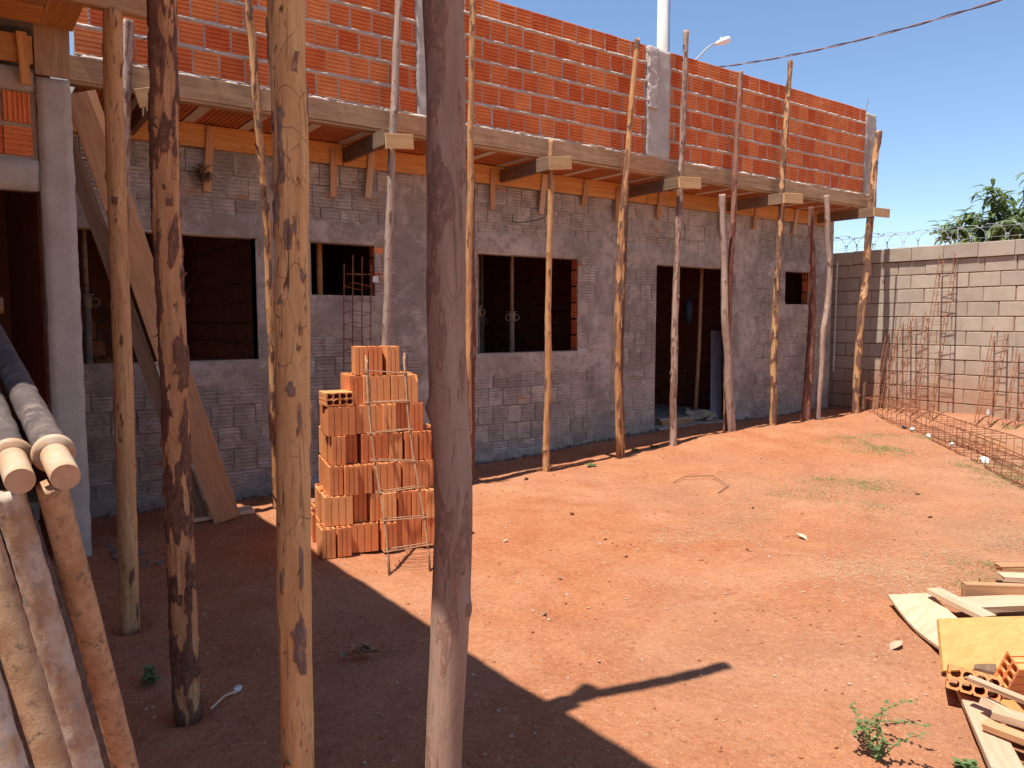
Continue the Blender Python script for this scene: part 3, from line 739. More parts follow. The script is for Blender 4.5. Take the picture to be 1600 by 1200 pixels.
# mortar that squeezed out over the fascia
xs = [0.79 + i * 0.016 for i in range(int(10.4 / 0.016))]; v = []; f = []
prof = [(-0.002, 3.43), (-0.012, 3.428), (-0.03, 3.415), (-0.036, 3.402), (-0.030, 3.392), (0.0, 3.39)]
for x in xs:
    a = max(0.0, 0.45 + 0.9 * fbm(x * 2.5, 1.0, 0, 5)); 
    for (dy, z) in prof:
        l = nz(x * 22, z * 30, 1)
        v.append((x, YF + dy * (0.25 + 0.95 * a) + 0.005 * l * a, 3.398 + (z - 3.402) * (0.35 + 0.8 * a) + 0.004 * l))
m = len(prof)
f = [(i * m + k, (i + 1) * m + k, (i + 1) * m + k + 1, i * m + k + 1) for i in range(len(xs) - 1) for k in range(m - 1)]
obj('mortar_squeeze', mesh('mortar_squeeze', v, f, M['splat'], True), house)

# ------------------------------------------------------------------ side wing (its slab covers the camera's standpoint)
wing = empty('side_wing', (0.4, 5.75, 0.0), 'side wing with grey concrete door frame, brick infill and wooden slab formwork', 'building')
YW = 5.75
rough_block('column', 0.50, 0.69, YW, YW + 0.2, -0.05, 3.09, M['concrete'], wing, 0.005, 0.04, 11, 0.004)
rough_block('lintel', -4.0, 0.50, YW + 0.012, YW + 0.16, 2.38, 2.57, M['concrete'], wing, 0.004, 0.06, 12)
rough_block('top_beam', -4.0, 0.497, YW + 0.015, YW + 0.17, 2.99, 3.13, M['concrete'], wing, 0.005, 0.06, 14)
ib = MB(); ib.box(0.16, 0.498, YW + 0.05, YW + 0.15, 2.575, 2.99); infill = ib.build('infill', M['mortar'], wing)
for (xc, zc, rot) in ((0.395, 2.685, 0), (0.235, 2.685, 0), (0.395, 2.89, 90), (0.235, 2.89, 90)):
    mw = Matrix.Translation((xc, YW + 0.022, zc)) @ Matrix.Rotation(R(rot), 4, 'Y') @ Matrix.Diagonal((0.98 if rot else 0.80, 1, 0.80 if rot else 0.98, 1))
    obj('brick', wb[1], infill, mw)
iw = MB(); iw.box(-4.0, -1.55, YW + 0.02, YW + 0.15, 0, 2.37); iw.build('front_wall', M['coat'], wing)
jw = MB(); jw.box(0.49, 0.60, YW + 0.205, 10.4, 0, 3.38); jw.build('side_wall', M['brick_shaded'], wing)
jw = MB(); jw.box(-4.0, 0.488, 9.2, 9.3, 0, 3.38); jw.box(-4.1, -4.0, -2.6, 9.3, 0, 3.38); jw.build('rear_wall', M['brick_shaded'], wing)
sl = MB(); sl.box(-4.2, 0.55, 1.86, 10.0, 3.44, 3.55); sl.box(0.0, 0.55, -3.0, 1.859, 3.44, 3.55); sl.build('roof_slab', M['concrete'], wing)  # unseen slab shaped for light: gap keeps tubes sunlit, added strip shades grey pole
sl = MB(); sl.box(0.553, 0.70, -3.0, 6.20, 3.432, 3.55); sl.build('edge_beam', M['concrete'], wing)
fw = empty('wing_formwork', (0.5, 5.0, 3.4), 'plank formwork box of the side wing beam above the concrete column', 'formwork')
board('column_board', (0.595, YW - 0.008, 3.10), (0.595, YW - 0.008, 3.40), 0.196, 0.022, M['wood_grey'], fw, (0, -1, 0))
board('beam_bottom', (0.635, YW + 0.0, 3.412), (0.635, -2.5, 3.412), 0.165, 0.024, M['wood_pine'], fw)
board('beam_side', (0.545, YW - 0.03, 3.50), (0.545, -2.5, 3.50), 0.20, 0.022, M['wood_brown'], fw, (-1, 0, 0))
board('front_board', (-1.2, YW - 0.012, 3.235), (0.488, YW - 0.012, 3.235), 0.17, 0.022, M['wood_pine'], fw, (0, -1, 0))
board('soffit_board', (-1.2, YW - 0.20, 3.40), (0.53, YW - 0.20, 3.40), 0.30, 0.02, M['wood_pine'], fw)
board('soffit_board', (-1.2, YW - 0.53, 3.405), (0.53, YW - 0.53, 3.405), 0.28, 0.02, M['wood_brown'], fw)
board('soffit_board', (-1.2, YW - 0.85, 3.40), (0.53, YW - 0.85, 3.40), 0.30, 0.02, M['wood_pine'], fw)
board('cleat', (0.43, YW - 0.035, 3.33), (0.445, YW - 0.035, 3.02), 0.055, 0.02, M['wood_pine'], fw, (0, -1, 0))
board('bearer', (-0.9, 4.17, 3.125), (0.835, 4.16, 3.085), 0.05, 0.13, M['wood_grey'], fw)
board('bearer', (-0.9, 3.10, 3.13), (0.80, 3.09, 3.10), 0.05, 0.13, M['wood_grey'], fw)
board('bearer', (-0.9, 2.23, 3.13), (0.92, 2.22, 3.10), 0.05, 0.13, M['wood_grey'], fw)
board('bearer', (0.22, 1.60, 3.11), (0.875, 1.60, 3.105), 0.05, 0.13, M['wood_grey'], fw)
for yy in (4.17, 3.10, 2.23, 1.60):
    for xx in ((0.3, 0.62) if yy < 2 else (0.2, 0.62)):
        board('packer', (xx, yy, 3.18), (xx, yy, 3.40), 0.05, 0.05, M['wood_brown'], fw, (0, 1, 0))

# ------------------------------------------------------------------ prop poles
pole('prop_pole', [(0.672, 4.285, -0.06), (0.69, 4.29, 1.25), (0.688, 4.24, 2.19), (0.69, 4.17, 3.035)], 0.047, 0.042, M['pole_tan'], 1, -0.60, True, 8, 0.008).__setitem__('label', 'cracked tan prop pole standing close to the concrete door column')
PN = [o for o in COL.objects if o.name.startswith('prop_pole')]
tag(PN[-1], None, 'pole', 'eucalyptus props under the side wing')
def near_pole(pts, r0, r1, mat, seed, cover, label, **k):
    tag(pole('prop_pole', pts, r0, r1, mat, seed, cover, True, **k), label, 'pole', 'eucalyptus props under the side wing')
near_pole([(0.69, 3.17, -0.06), (0.688, 3.165, 0.82), (0.685, 3.16, 1.32), (0.68, 3.15, 2.05), (0.678, 3.10, 3.05)], 0.050, 0.046, M['pole_bark'], 2, 0.02, 'prop pole covered in dark peeling bark patches beside small weed', knots=9, wob=0.008, flakes=26)
near_pole([(0.722, 2.03, -0.06), (0.738, 2.06, 0.293), (0.758, 2.103, 0.84), (0.782, 2.142, 1.388), (0.809, 2.188, 2.026), (0.818, 2.225, 2.48), (0.825, 2.23, 3.06)], 0.045, 0.052, M['pole_gold'], 23, -0.48, 'thick golden peeled prop pole with dark blotches and a forked lump on top', knots=6, wob=0.006, flakes=6)
near_pole([(0.86, 1.47, -0.06), (0.885, 1.49, 0.55), (0.90, 1.495, 0.75), (0.928, 1.512, 1.122), (0.935, 1.544, 1.495), (0.951, 1.572, 1.868), (0.960, 1.60, 2.316), (0.925, 1.605, 2.68), (0.845, 1.60, 3.04)], 0.042, 0.047, M['pole_smooth'], 37, -0.25, 'thick smooth grey prop pole with one long split and knots', knots=7, wob=0.004, smooth_bark=True)
GF = 'prop poles along the facade'
def fpole(pts, r0, r1, mat, seed, cover, label, cleat=None, **k):
    o = pole('prop_pole', pts, r0, r1, mat, seed, cover, False, **k); tag(o, label, 'pole', GF)
    if cleat:
        x, y, z, L, a = cleat
        board('cleat', (x - L / 2, y, z - a), (x + L / 2, y, z + a), 0.125, 0.024, M['wood_cleat'], o, (0, -1, 0))
    return o
YP = 6.12
fpole([(0.95, YP, 0.0), (0.97, YP, 1.1), (1.02, YP, 2.34), (1.11, YP, 3.67)], 0.042, 0.034, M['pole_pinkgrey'], 51, -0.25, 'pale barked prop pole beside the concrete column, hidden low down by a tan pole', (1.19, 6.005, 3.13, 0.13, 0.02), flakes=16)
fpole([(2.085, YP + 0.05, 0.02), (2.06, YP, 1.87), (2.01, YP, 3.06), (1.94, YP, 4.35)], 0.031, 0.027, M['pole_orange'], 52, -0.08, 'thin mottled prop pole right of the wide window with the leaning plank', flakes=10, wob=0.02)
fpole([(3.03, YP, -0.02), (3.08, YP, 1.35), (3.16, YP, 3.01), (3.26, YP, 4.55)], 0.036, 0.031, M['pole_pinkgrey'], 53, -0.45, 'pinkish grey prop pole rising behind the brick pile', (3.17, 6.00, 3.09, 0.26, 0.012))
fpole([(3.93, YP, -0.02), (3.95, YP, 2.17), (4.01, YP, 4.70)], 0.034, 0.027, M['pole_orange'], 54, -0.30, 'tall golden prop pole left of the window with ring-handled prop', knots=10)
fpole([(4.005, YP + 0.075, -0.03), (4.03, YP + 0.08, 1.2), (4.035, YP + 0.085, 3.02)], 0.033, 0.026, M['pole_red'], 55, 0.25, 'dark barky prop pole twinned behind the tall golden pole', flakes=12)
fpole([(4.88, YP, -0.03), (4.91, YP, 1.89), (4.93, YP, 3.36)], 0.036, 0.027, M['pole_orange'], 56, -0.42, 'bare orange prop pole in front of the window with ring-handled prop', (4.95, 6.00, 3.115, 0.27, 0.018), knots=12)
fpole([(5.92, YP, -0.02), (5.87, YP, 1.85), (5.98, YP, 3.29), (6.11, YP, 4.58)], 0.041, 0.027, M['pole_orange'], 57, -0.22, 'smooth orange prop pole with twin beside it, left of the doorway', knots=8)
fpole([(6.02, YP + 0.07, 0.0), (5.985, YP + 0.07, 1.15), (6.04, YP + 0.07, 3.02)], 0.035, 0.026, M['pole_bark'], 58, 0.15, 'rough barked prop pole twinned behind the smooth orange pole', flakes=14)
fpole([(6.79, YP, -0.02), (6.78, YP, 1.79), (6.86, YP, 3.75), (6.89, YP, 4.83)], 0.042, 0.029, M['pole_pinkgrey'], 59, -0.02, 'knobbly prop pole with shredded bark at the left of the doorway', (6.85, 6.00, 3.12, 0.36, 0.012), flakes=40, knots=10)
fpole([(7.86, YP - 0.02, 0.0), (7.72, YP, 1.2), (7.66, YP, 1.73), (7.60, YP + 0.02, 3.08)], 0.052, 0.038, M['pole_pinkgrey'], 60, -0.75, 'bent bleached grey prop pole standing in front of the doorway', wob=0.02)
fpole([(7.90, YP + 0.12, 0.0), (7.86, YP + 0.1, 1.2), (7.83, YP + 0.03, 3.13), (7.86, YP, 4.56)], 0.040, 0.030, M['pole_red'], 61, -0.20, 'reddish prop pole close behind the bleached grey pole')
fpole([(8.70, YP, 0.02), (8.68, YP, 1.4), (8.75, YP, 3.22), (8.84, YP, 4.87)], 0.046, 0.029, M['pole_tan'], 62, 0.04, 'flaky tan prop pole between the doorway and the small square window', (8.82, 6.00, 3.125, 0.40, 0.012), flakes=30)
fpole([(9.50, YP + 0.05, 0.03), (9.58, YP + 0.06, 1.1), (9.60, YP + 0.07, 2.1), (9.53, YP + 0.09, 3.1)], 0.062, 0.036, M['pole_red'], 63, 0.10, 'dark red barked prop pole with flared foot below the eave', flakes=14)
fpole([(9.73, YP, 0.05), (9.77, YP, 1.22), (9.86, YP, 2.0), (9.78, YP, 3.27)], 0.040, 0.036, M['pole_pinkgrey'], 64, -0.5, 'crooked pinkish prop pole beside the dark red pole', wob=0.03)
fpole([(10.66, YP, 0.08), (10.74, YP, 1.57), (10.84, YP, 2.2), (10.86, YP, 3.05), (11.04, YP, 4.3)], 0.055, 0.043, M['pole_tan'], 65, 0.02, 'leaning prop pole at the far end of the eave near block wall', (10.97, 6.00, 3.12, 0.42, 0.004), flakes=24, wob=0.02)
tp = pole('timber_pole', [(0.1, 2.42, 3.60), (0.66, 2.28, 3.605), (1.1, 2.17, 3.62), (1.53, 2.065, 3.63)], 0.042, 0.034, M['pole_tan'], 71, -0.2, False, 4)
tag(tp, 'timber pole lying on the side wing slab and sticking out over its edge', 'pole')
board('nailed_board', (0.62, 2.20, 3.645), (0.90, 2.30, 3.652), 0.07, 0.03, M['wood_brown'], tp)

# ------------------------------------------------------------------ boundary wall of concrete blocks
XW = 11.50
wall = empty('block_wall', (XW + 0.07, 4.0, 0.0), 'grey concrete block boundary wall with razor wire on top', 'wall')
cm = MB(); cm.box(XW + 0.013, XW + 0.13, -2.0, 9.5, -0.1, 2.43); cm.build('wall_core', M['block_mortar'], wall)
def block_mesh(name, ly, lz, lx, seed, mat):
    r = random.Random(seed); bm = bmesh.new(); bmesh.ops.create_cube(bm, size=1.0)
    for vv in bm.verts: vv.co = Vector((vv.co.x * lx, vv.co.y * ly, vv.co.z * lz))
    bmesh.ops.bevel(bm, geom=bm.edges[:], offset=0.005, segments=1, affect='EDGES')
    for vv in bm.verts: vv.co += Vector((r.uniform(-1, 1), r.uniform(-1, 1), r.uniform(-1, 1))) * 0.0015
    return bm_mesh(name, bm, mat)
bks = [block_mesh('block', 0.389, 0.190, 0.05, k, M['block']) for k in range(4)]
for r in range(12):
    z = 2.432 - 0.1 - r * 0.2045
    y = 8.2 - (0.2 if r % 2 else 0.0)
    while y > -1.5:
        a = random.uniform(-0.004, 0.004)
        obj('block', random.choice(bks), wall, Matrix.Translation((XW + 0.025 + random.uniform(-0.003, 0.003), y + a, z)) @ Matrix.Rotation(random.uniform(-0.006, 0.006), 4, 'X'))
        y -= 0.4
cps = [block_mesh('cap_block', 0.448, 0.198, 0.19, 20 + k, M['block']) for k in range(2)]
y = 8.3
while y > -1.6:
    obj('cap_block', random.choice(cps), wall, Matrix.Translation((XW + 0.065, y, 2.535 + random.uniform(-0.003, 0.003))) @ Matrix.Rotation(random.uniform(-0.006, 0.006), 4, 'X')); y -= 0.455
# razor wire: one coil of loops with straight strands
rz = empty('razor_wire', (XW + 0.06, 4.0, 2.64), 'coil of silvery razor wire along the block wall top', 'razor wire')
coil = MB(); pts = []
turns = 36; y0, y1 = 7.2, -1.2
for i in range(turns * 18 + 1):
    s = i / (turns * 18); th = 2 * math.pi * turns * s; r = 0.165 + 0.012 * math.sin(i * 0.13)
    pts.append((XW + 0.06 + 0.05 * math.sin(th * 0.5 + 1), lerp(y0, y1, s) + r * math.cos(th), 2.735 + r * math.sin(th) * (0.92 + 0.08 * math.sin(th * 0.31))))
coil.tube(pts, 0.0035, 4)
coil.build('coil', M['galv'], rz)
barbs = MB()
for i in range(3, len(pts) - 3, 3):
    p = Vector(pts[i]); q = Vector(pts[i + 1]); t_ = (q - p).normalized(); s_ = t_.cross(Vector((1, 0, 0))).normalized() * 0.014
    barbs.add([p - t_ * 0.012 + s_, p + t_ * 0.012 + s_, p + t_ * 0.004, p - t_ * 0.004, p + t_ * 0.012 - s_, p - t_ * 0.012 - s_], [(0, 1, 2, 3), (3, 2, 4, 5)])
barbs.build('barbs', M['galv'], rz, kind='stuff')
for zz in (2.70, 2.84):
    b = MB(); b.tube([(XW + 0.06, 7.3 - 0.3 * i, zz + 0.004 * math.sin(i)) for i in range(29)], 0.002, 4); b.build('strand', M['galv'], rz)
for yy in (7.2, 5.2, 3.2, 1.2, -0.8):
    b = MB(); b.tube([(XW + 0.06, yy, 2.60), (XW + 0.06, yy, 2.86)], 0.006, 6); b.build('stake', M['galv'], rz)

# ------------------------------------------------------------------ pile of hollow bricks
ang = R(-14.0); ox, oy = 1.885, 4.735
ua = Vector((math.cos(ang), math.sin(ang), 0)); va = Vector((-math.sin(ang), math.cos(ang), 0))
pb = [hollow_brick_mesh('clay_brick', 0.186, 0.09, 0.193, M['brick_new'], 100 + k) for k in range(4)] + [hollow_brick_mesh('clay_brick', 0.186, 0.09, 0.193, M['brick_new'], 110, (1, -1))]
gz0 = 0.012; HB = 0.197
CRS = ('bottom', 'second', 'third', 'fourth', 'fifth', 'sixth', 'top')
rows = [(0.0, 0.92, 0.0, 0.66), (0.02, 0.90, 0.03, 0.62), (0.06, 0.88, 0.07, 0.60), (0.09, 0.85, 0.10, 0.56), (0.07, 0.80, 0.14, 0.52), (0.23, 0.70, 0.18, 0.48), (0.29, 0.62, 0.21, 0.44)]
nb = 0
for r, (u0, u1, v0, v1) in enumerate(rows):
    vv = v0; depth = 0
    while vv < v1 - 0.05:
        u = u0 + (random.uniform(0, 0.02))
        dv = 0.19 if depth == 0 else 0.19
        while u < u1 - 0.05:
            turn = random.random() < (0.70 if depth == 0 else 0.3)
            wdt = 0.093 if turn else 0.189
            if u + wdt > u1 + 0.05: turn = True; wdt = 0.093
            # keep only bricks that can be seen: outer two rings of each layer
            if depth < 2 or u < u0 + 0.2 or r >= 5:
                subs = [(0.0,)] if turn else [(-0.048,), (0.048,)]
                for (dd,) in subs:
                    if not turn and depth > 1 and dd > 0: continue
                    cu = u + wdt / 2; cv = vv + 0.095 + (dd if not turn else 0)
                    jit = random.uniform(-0.012, 0.012) - (random.choice((0.0, 0.01, 0.03, -0.025)) if depth == 0 else 0)
                    p = Vector((ox, oy, gz0 + r * HB)) + ua * cu + va * (cv + jit)
                    mw = Matrix.Translation(p) @ Matrix.Rotation(ang + (R(90) if turn else 0) + R(random.uniform(-8, 8) if turn else random.uniform(-5, 5)), 4, 'Z')
                    o = obj('clay_brick', random.choice(pb), None, mw); nb += 1
                    tag(o, 'orange hollow clay brick in the %s course of the stepped pile, %s' % (CRS[r], 'outer face row' if depth == 0 else 'behind the face row'), 'brick', 'bricks of the stepped pile')
            u += wdt + random.uniform(0.001, 0.012)
        vv += dv + 0.006; depth += 1
# a brick lying flat on the left shoulder, holes facing out
p = Vector((ox, oy, gz0 + 5 * HB + 0.047)) + ua * 0.155 + va * 0.20
o = obj('clay_brick', pb[0], None, Matrix.Translation(p) @ Matrix.Rotation(ang + R(6), 4, 'Z') @ Matrix.Rotation(R(90), 4, 'X') @ Matrix.Translation((0, 0, -0.10)))
tag(o, 'hollow clay brick lying flat on pile shoulder with eight open holes showing', 'brick', 'bricks of the stepped pile')
# rebar ladder leaning on the pile
lad = empty('rebar_ladder', (2.21, 4.13, 0.0), 'narrow rusty rebar ladder leaning on the orange brick pile', 'rebar cage')
LA, LB2 = Vector((2.095, 4.165, 0.005)), Vector((2.345, 4.105, 0.005)); TA, TB = Vector((2.205, 4.70, 1.335)), Vector((2.455, 4.64, 1.325))
def bow(a, b, s, d): return a.lerp(b, s) + Vector((0.012 * math.sin(s * 7 + d), 0, -0.03 * math.sin(math.pi * s)))
for (a, b, d) in ((LA, TA, 0), (LA + Vector((0.016, 0.03, 0)), TA + Vector((0.016, 0.02, -0.03)), 2), (LB2, TB, 1), (LB2 + Vector((0.016, 0.03, 0)), TB + Vector((0.014, 0.02, 0.02)), 3)):
    q = MB(); q.tube([bow(a, b, i / 12, d * 0.2) for i in range(13)], 0.0062, 7); q.build('rail', M['rebar_grey'], lad, smooth=True)
for i in range(7):
    s = 0.115 + 0.135 * i; a = bow(LA, TA, s, 0); b = bow(LB2, TB, s, 0.2); t_ = (b - a).normalized() * 0.022; up_ = Vector((-0.004, -0.011, 0.002))
    bk = Vector((0.016, 0.044, 0)); w_ = random.uniform(-0.012, 0.012); wv = Vector((0, 0, w_))
    q = MB(); q.tube([a - t_ + up_ - wv, b + t_ + up_ + wv, b + t_ + bk + wv, a - t_ + bk - wv, a - t_ + up_ - wv], 0.0042, 6); q.build('stirrup', M['rebar_grey'], lad)

# ------------------------------------------------------------------ rebar cages
def cage(p0, p1, w, d, nst, label, right, mat='rebar', rb=0.0055, rs=0.0032, free=0.03, extra=0.05, group='rebar cages by the block wall', name='rebar_cage', loose=0.0):
    p0 = Vector(p0); p1 = Vector(p1); t_ = (p1 - p0).normalized(); r_ = Vector(right); r_ = (r_ - t_ * r_.dot(t_)).normalized(); n_ = t_.cross(r_)
    root = empty(name, p0, label, 'rebar cage', group)
    for (a, b) in ((-1, -1), (1, -1), (1, 1), (-1, 1)):
        o_ = r_ * (a * w / 2) + n_ * (b * d / 2); e = extra * random.uniform(0.2, 1.4)
        L = (p1 - p0).length; q = MB()
        q.tube([p0 + o_ + t_ * (L + e) * i / 6 + (r_ * random.uniform(-loose, loose) + n_ * random.uniform(-loose, loose) if 0 < i < 6 else Vector()) for i in range(7)], rb, 6); q.build('bar', M[mat], root, Matrix.Translation(p0))
    for i in range(nst):
        s = free + (1 - 2 * free) * i / (nst - 1) + random.uniform(-0.006, 0.006); c_ = p0.lerp(p1, s); k = 1.06
        tl = t_ * random.uniform(-0.014, 0.014)
        P = [c_ + r_ * (a * w / 2 * k) + n_ * (b * d / 2 * k) + tl * (a + b) for (a, b) in ((-1, -1), (1, -1), (1, 1), (-1, 1), (-1, -1), (-0.7, -0.7))]
        q = MB(); q.tube(P, rs, 5); q.build('stirrup', M[mat], root, Matrix.Translation(p0))
    return root
G = ground_z
def gp(x, y, dz=0.0): return (x, y, ground_z(x, y) + dz)
cage(gp(10.62, 5.12, 0.02), (11.42, 5.25, 2.42), 0.20, 0.10, 16, 'tallest rebar cage leaning on the block wall', (0, 1, 0))
cage(gp(10.72, 5.42, 0.02), (11.42, 5.60, 1.62), 0.17, 0.10, 11, 'rebar cage leaning between tallest cage and short pair on block wall', (0, 1, 0))
cage(gp(10.80, 5.66, 0.02), (11.43, 5.82, 1.50), 0.12, 0.09, 8, 'short rebar cage leaning in the middle of the block wall group', (0, 1, 0), extra=0.14)
cage(gp(10.85, 5.88, 0.02), (11.43, 6.02, 1.36), 0.12, 0.09, 8, 'short rebar cage with loose tips leaning nearest the shaded wall corner', (0, 1, 0), extra=0.16)
cage(gp(10.70, 4.40, 0.02), (11.42, 4.54, 1.36), 0.16, 0.10, 9, 'short rebar cage with white tag leaning alone on the block wall', (0, 1, 0), extra=0.10)
cage(gp(10.80, 4.12, 0.02), (11.42, 4.24, 1.10), 0.14, 0.10, 7, 'low rebar cage leaning next to the white-tagged cage', (0, 1, 0), extra=0.12)
tgm = MB(); tgm.box(10.78, 10.784, 4.34, 4.39, 0.35, 0.42); tag(tgm.build('paper_tag', M['white']), 'white tag hanging on the lone short rebar cage', 'tag')
# long cage lying on the ground
a = Vector((11.20, 6.30, 0.40)); b = Vector((7.75, 2.75, 0.20))
cage((11.15, 6.22, G(11.15, 6.22) + 0.14), (8.9, 3.35, G(8.9, 3.35) + 0.12), 0.30, 0.20, 26, 'long rebar cage lying on the red soil by the block wall', (1, -0.8, 0), extra=0.3, loose=0.01, rb=0.006, rs=0.004)
cage((9.5, 4.35, G(9.5, 4.35) + 0.10), (7.2, 2.1, G(7.2, 2.1) + 0.10), 0.24, 0.16, 18, 'second rebar cage lying end to end with the long cage', (1, -0.8, 0), extra=0.25, loose=0.01, rb=0.006, rs=0.004)
# standing column cage in front of the small high window
cage((3.055, 6.72, 0.0), (3.125, 6.78, 2.06), 0.20, 0.15, 17, 'upright rebar column cage standing before the small high window', (1, 0.15, 0), 'rebar', extra=0.14, group='rebar cages near the facade')
tgm = MB(); tgm.box(3.245, 3.30, 6.695, 6.697, 1.93, 1.985, 0.006); tag(tgm.build('paper_tag', M['white']), 'white paper tag on the upright rebar column cage', 'tag')

# ------------------------------------------------------------------ planks leaning by the first window
tag(board('plank', (1.655, 6.03, 0.03), (0.80, 6.19, 3.14), 0.20, 0.028, M['wood_brown'], None, (-0.2, -1, 0.05)), 'wide reddish brown plank leaning across the first window', 'plank')
tag(board('plank', (1.50, 6.16, 0.04), (0.71, 6.225, 2.82), 0.10, 0.045, M['wood_dark'], None, (-0.3, -1, 0.05)), 'narrow dark plank leaning behind the wide brown plank', 'plank')
tag(board('plank', (1.33, 6.20, 0.035), (1.90, 6.20, 0.04), 0.16, 0.03, M['wood_pale'], None), 'short pale board flat under the leaning planks', 'plank')
tag(board('plank', (1.38, 6.28, 0.30), (1.50, 6.22, 0.02), 0.09, 0.03, M['wood_brown'], None, (-0.3, -1, 0.0)), 'short plank offcut propped behind the leaning planks', 'plank')

# ------------------------------------------------------------------ steel props stacked at the left foreground
def prop_tube(a, b, r, mat, label, flange=None, inner=None, plug=None, n=28, rough=0.0012, seed=0):
    a = Vector(a); b = Vector(b); root = empty('steel_prop', a, label, 'steel prop', 'steel props stacked in the foreground')
    L = (b - a).length; m = int(L / 0.012); t_ = (b - a).normalized(); u = t_.cross(Vector((0, 0, 1))).normalized(); w = t_.cross(u); v = []
    for i in range(m + 1):
        s = L * i / m
        for k in range(n):
            th = 2 * math.pi * k / n; e = rough * (fbm(math.cos(th) * 2 + seed, math.sin(th) * 2, s * 16, 4)) + rough * 0.6 * nz(math.cos(th) * 8, math.sin(th) * 8 + seed, s * 70)
            v.append(t_ * s + (u * math.cos(th) + w * math.sin(th)) * (r + e))
    f = [(i * n + k, i * n + (k + 1) % n, (i + 1) * n + (k + 1) % n, (i + 1) * n + k) for i in range(m) for k in range(n)]
    f += [tuple(reversed(range(n))), tuple(m * n + k for k in range(n))]
    obj('outer_tube', mesh('outer_tube', v, f, mat, True), root, Matrix.Translation(a))
    return root, a, t_
def stub(root, a, t_, ri, L, pl):
    q = MB(); e = a - t_ * L
    rr = [ri * 0.80, ri * 0.82, ri * 0.97, ri, ri, ri]; pp = [e + t_ * 0.02, e - t_ * 0.0, e - t_ * 0.001, e + t_ * 0.003, e + t_ * (L * 0.5), a]
    q.tube(pp, rr, 56, False); q.build('inner_tube', M['tube_pale'], root)
    q = MB(); q.tube([e + t_ * (0.014 - pl), e + t_ * 0.019], [ri * 0.74, ri * 0.80], 24); q.build('cement_plug', M['concrete'], root)
    q = MB(); R_ = ri * 1.52
    q.tube([a - t_ * 0.004, a - t_ * 0.007, a + t_ * 0.002, a + t_ * 0.008, a + t_ * 0.010], [ri, R_ * 0.94, R_, R_, ri * 1.1], 30); q.build('flange', M['tube_pale'], root, smooth=True)
dA = Vector((-0.036, 0.85, 0.166)).normalized()
for (e, lab, sd_) in ((Vector((0.078, 1.467, 1.309)), 'horizontal steel prop with cement-plugged pale end on the tube stack', 3), (Vector((0.138, 1.424, 1.316)), 'horizontal steel prop with hollow pale end and flange on the tube stack', 5)):
    a = e + dA * 0.115
    root, a_, t_ = prop_tube(a, e + dA * 2.6, 0.0265, M['tube_dark'], lab, seed=sd_, rough=0.0016); stub(root, a_, t_, 0.0225, 0.115, 0.012 if sd_ == 3 else 0.0)
def lean(t0, t1, r, mat, label, seed, rough=0.0015):
    t0 = Vector(t0); t1 = Vector(t1); d = (t1 - t0); s = (0.01 - t0.z) / d.z; prop_tube(t0 + d.normalized() * 0.0 + Vector((0, 0.035, 0)), t0 + d * s + Vector((0, 0.035, 0)), r, mat, label, seed=seed, rough=rough)
lean((0.128, 1.515, 1.283), (0.25, 1.707, 0.641), 0.0245, M['tube_rust'], 'leaning rusty tan steel prop beside the tube stack, farthest out', 11, 0.0007)
lean((0.066, 1.53, 1.275), (0.162, 1.56, 0.76), 0.0245, M['tube_cement'], 'leaning steel prop caked in whitish cement', 12, 0.0025)
lean((0.018, 1.45, 1.25), (0.098, 1.40, 0.85), 0.0245, M['tube_rust'], 'leaning rusty steel prop beside the cement-caked one', 13, 0.0007)
lean((-0.02, 1.30, 1.20), (0.030, 1.272, 0.932), 0.026, M['tube_cement'], 'leaning pinkish steel prop at the outer side of the stack', 14)
lean((0.085, 1.60, 1.22), (0.235, 1.90, 0.554), 0.021, M['tube_dark'], 'dark steel prop leaning behind the cement-caked one', 15)
tr = empty('trestle', (-0.02, 3.3, 0), 'rough timber trestle carrying the horizontal steel props', 'trestle')
q = MB(); q.tube([(-0.5, 3.45, 1.625), (0.16, 3.45, 1.625)], 0.03, 12); q.build('crossbar', M['wood_dark'], tr)
for xx in (-0.45, 0.08):
    q = MB(); q.tube([(xx, 3.45, 1.60), (xx - 0.02, 3.48, 0.0)], 0.03, 12); q.build('leg', M['wood_dark'], tr)

# ------------------------------------------------------------------ scrap heap at the right
GS = 'scrap timber heap'

def sheet(name, corners, th, mat, label, bend=0.0, cat='board'):
    """bent sheet spanned by four corners"""
    A, B, C, D = [Vector(c) for c in corners]; n = 10; v = []; f = []
    nrm = (B - A).cross(D - A).normalized()
    if nrm.z < 0: nrm = -nrm
    c0 = (A + B + C + D) / 4
    for k in (0, 1):
        for i in range(n + 1):
            for j in range(n + 1):
                p = A.lerp(B, i / n).lerp(D.lerp(C, i / n), j / n); p = p + nrm * (th * k - bend * math.sin(math.pi * j / n) + 0.002 * nz(p.x * 9, p.y * 9)) - c0
                v.append(p)
    N = (n + 1) ** 2; q = lambda k, i, j: k * N + i * (n + 1) + j
    for i in range(n):
        for j in range(n):
            f += [(q(1, i, j), q(1, i + 1, j), q(1, i + 1, j + 1), q(1, i, j + 1)), (q(0, i, j + 1), q(0, i + 1, j + 1), q(0, i + 1, j), q(0, i, j))]
    for i in range(n):
        f += [(q(0, i, 0), q(0, i + 1, 0), q(1, i + 1, 0), q(1, i, 0)), (q(1, i, n), q(1, i + 1, n), q(0, i + 1, n), q(0, i, n)), (q(1, 0, i), q(1, 0, i + 1), q(0, 0, i + 1), q(0, 0, i)), (q(0, n, i), q(0, n, i + 1), q(1, n, i + 1), q(1, n, i))]
    o = obj(name, mesh(name, v, f, mat), None, Matrix.Translation(c0)); return tag(o, label, cat, GS)
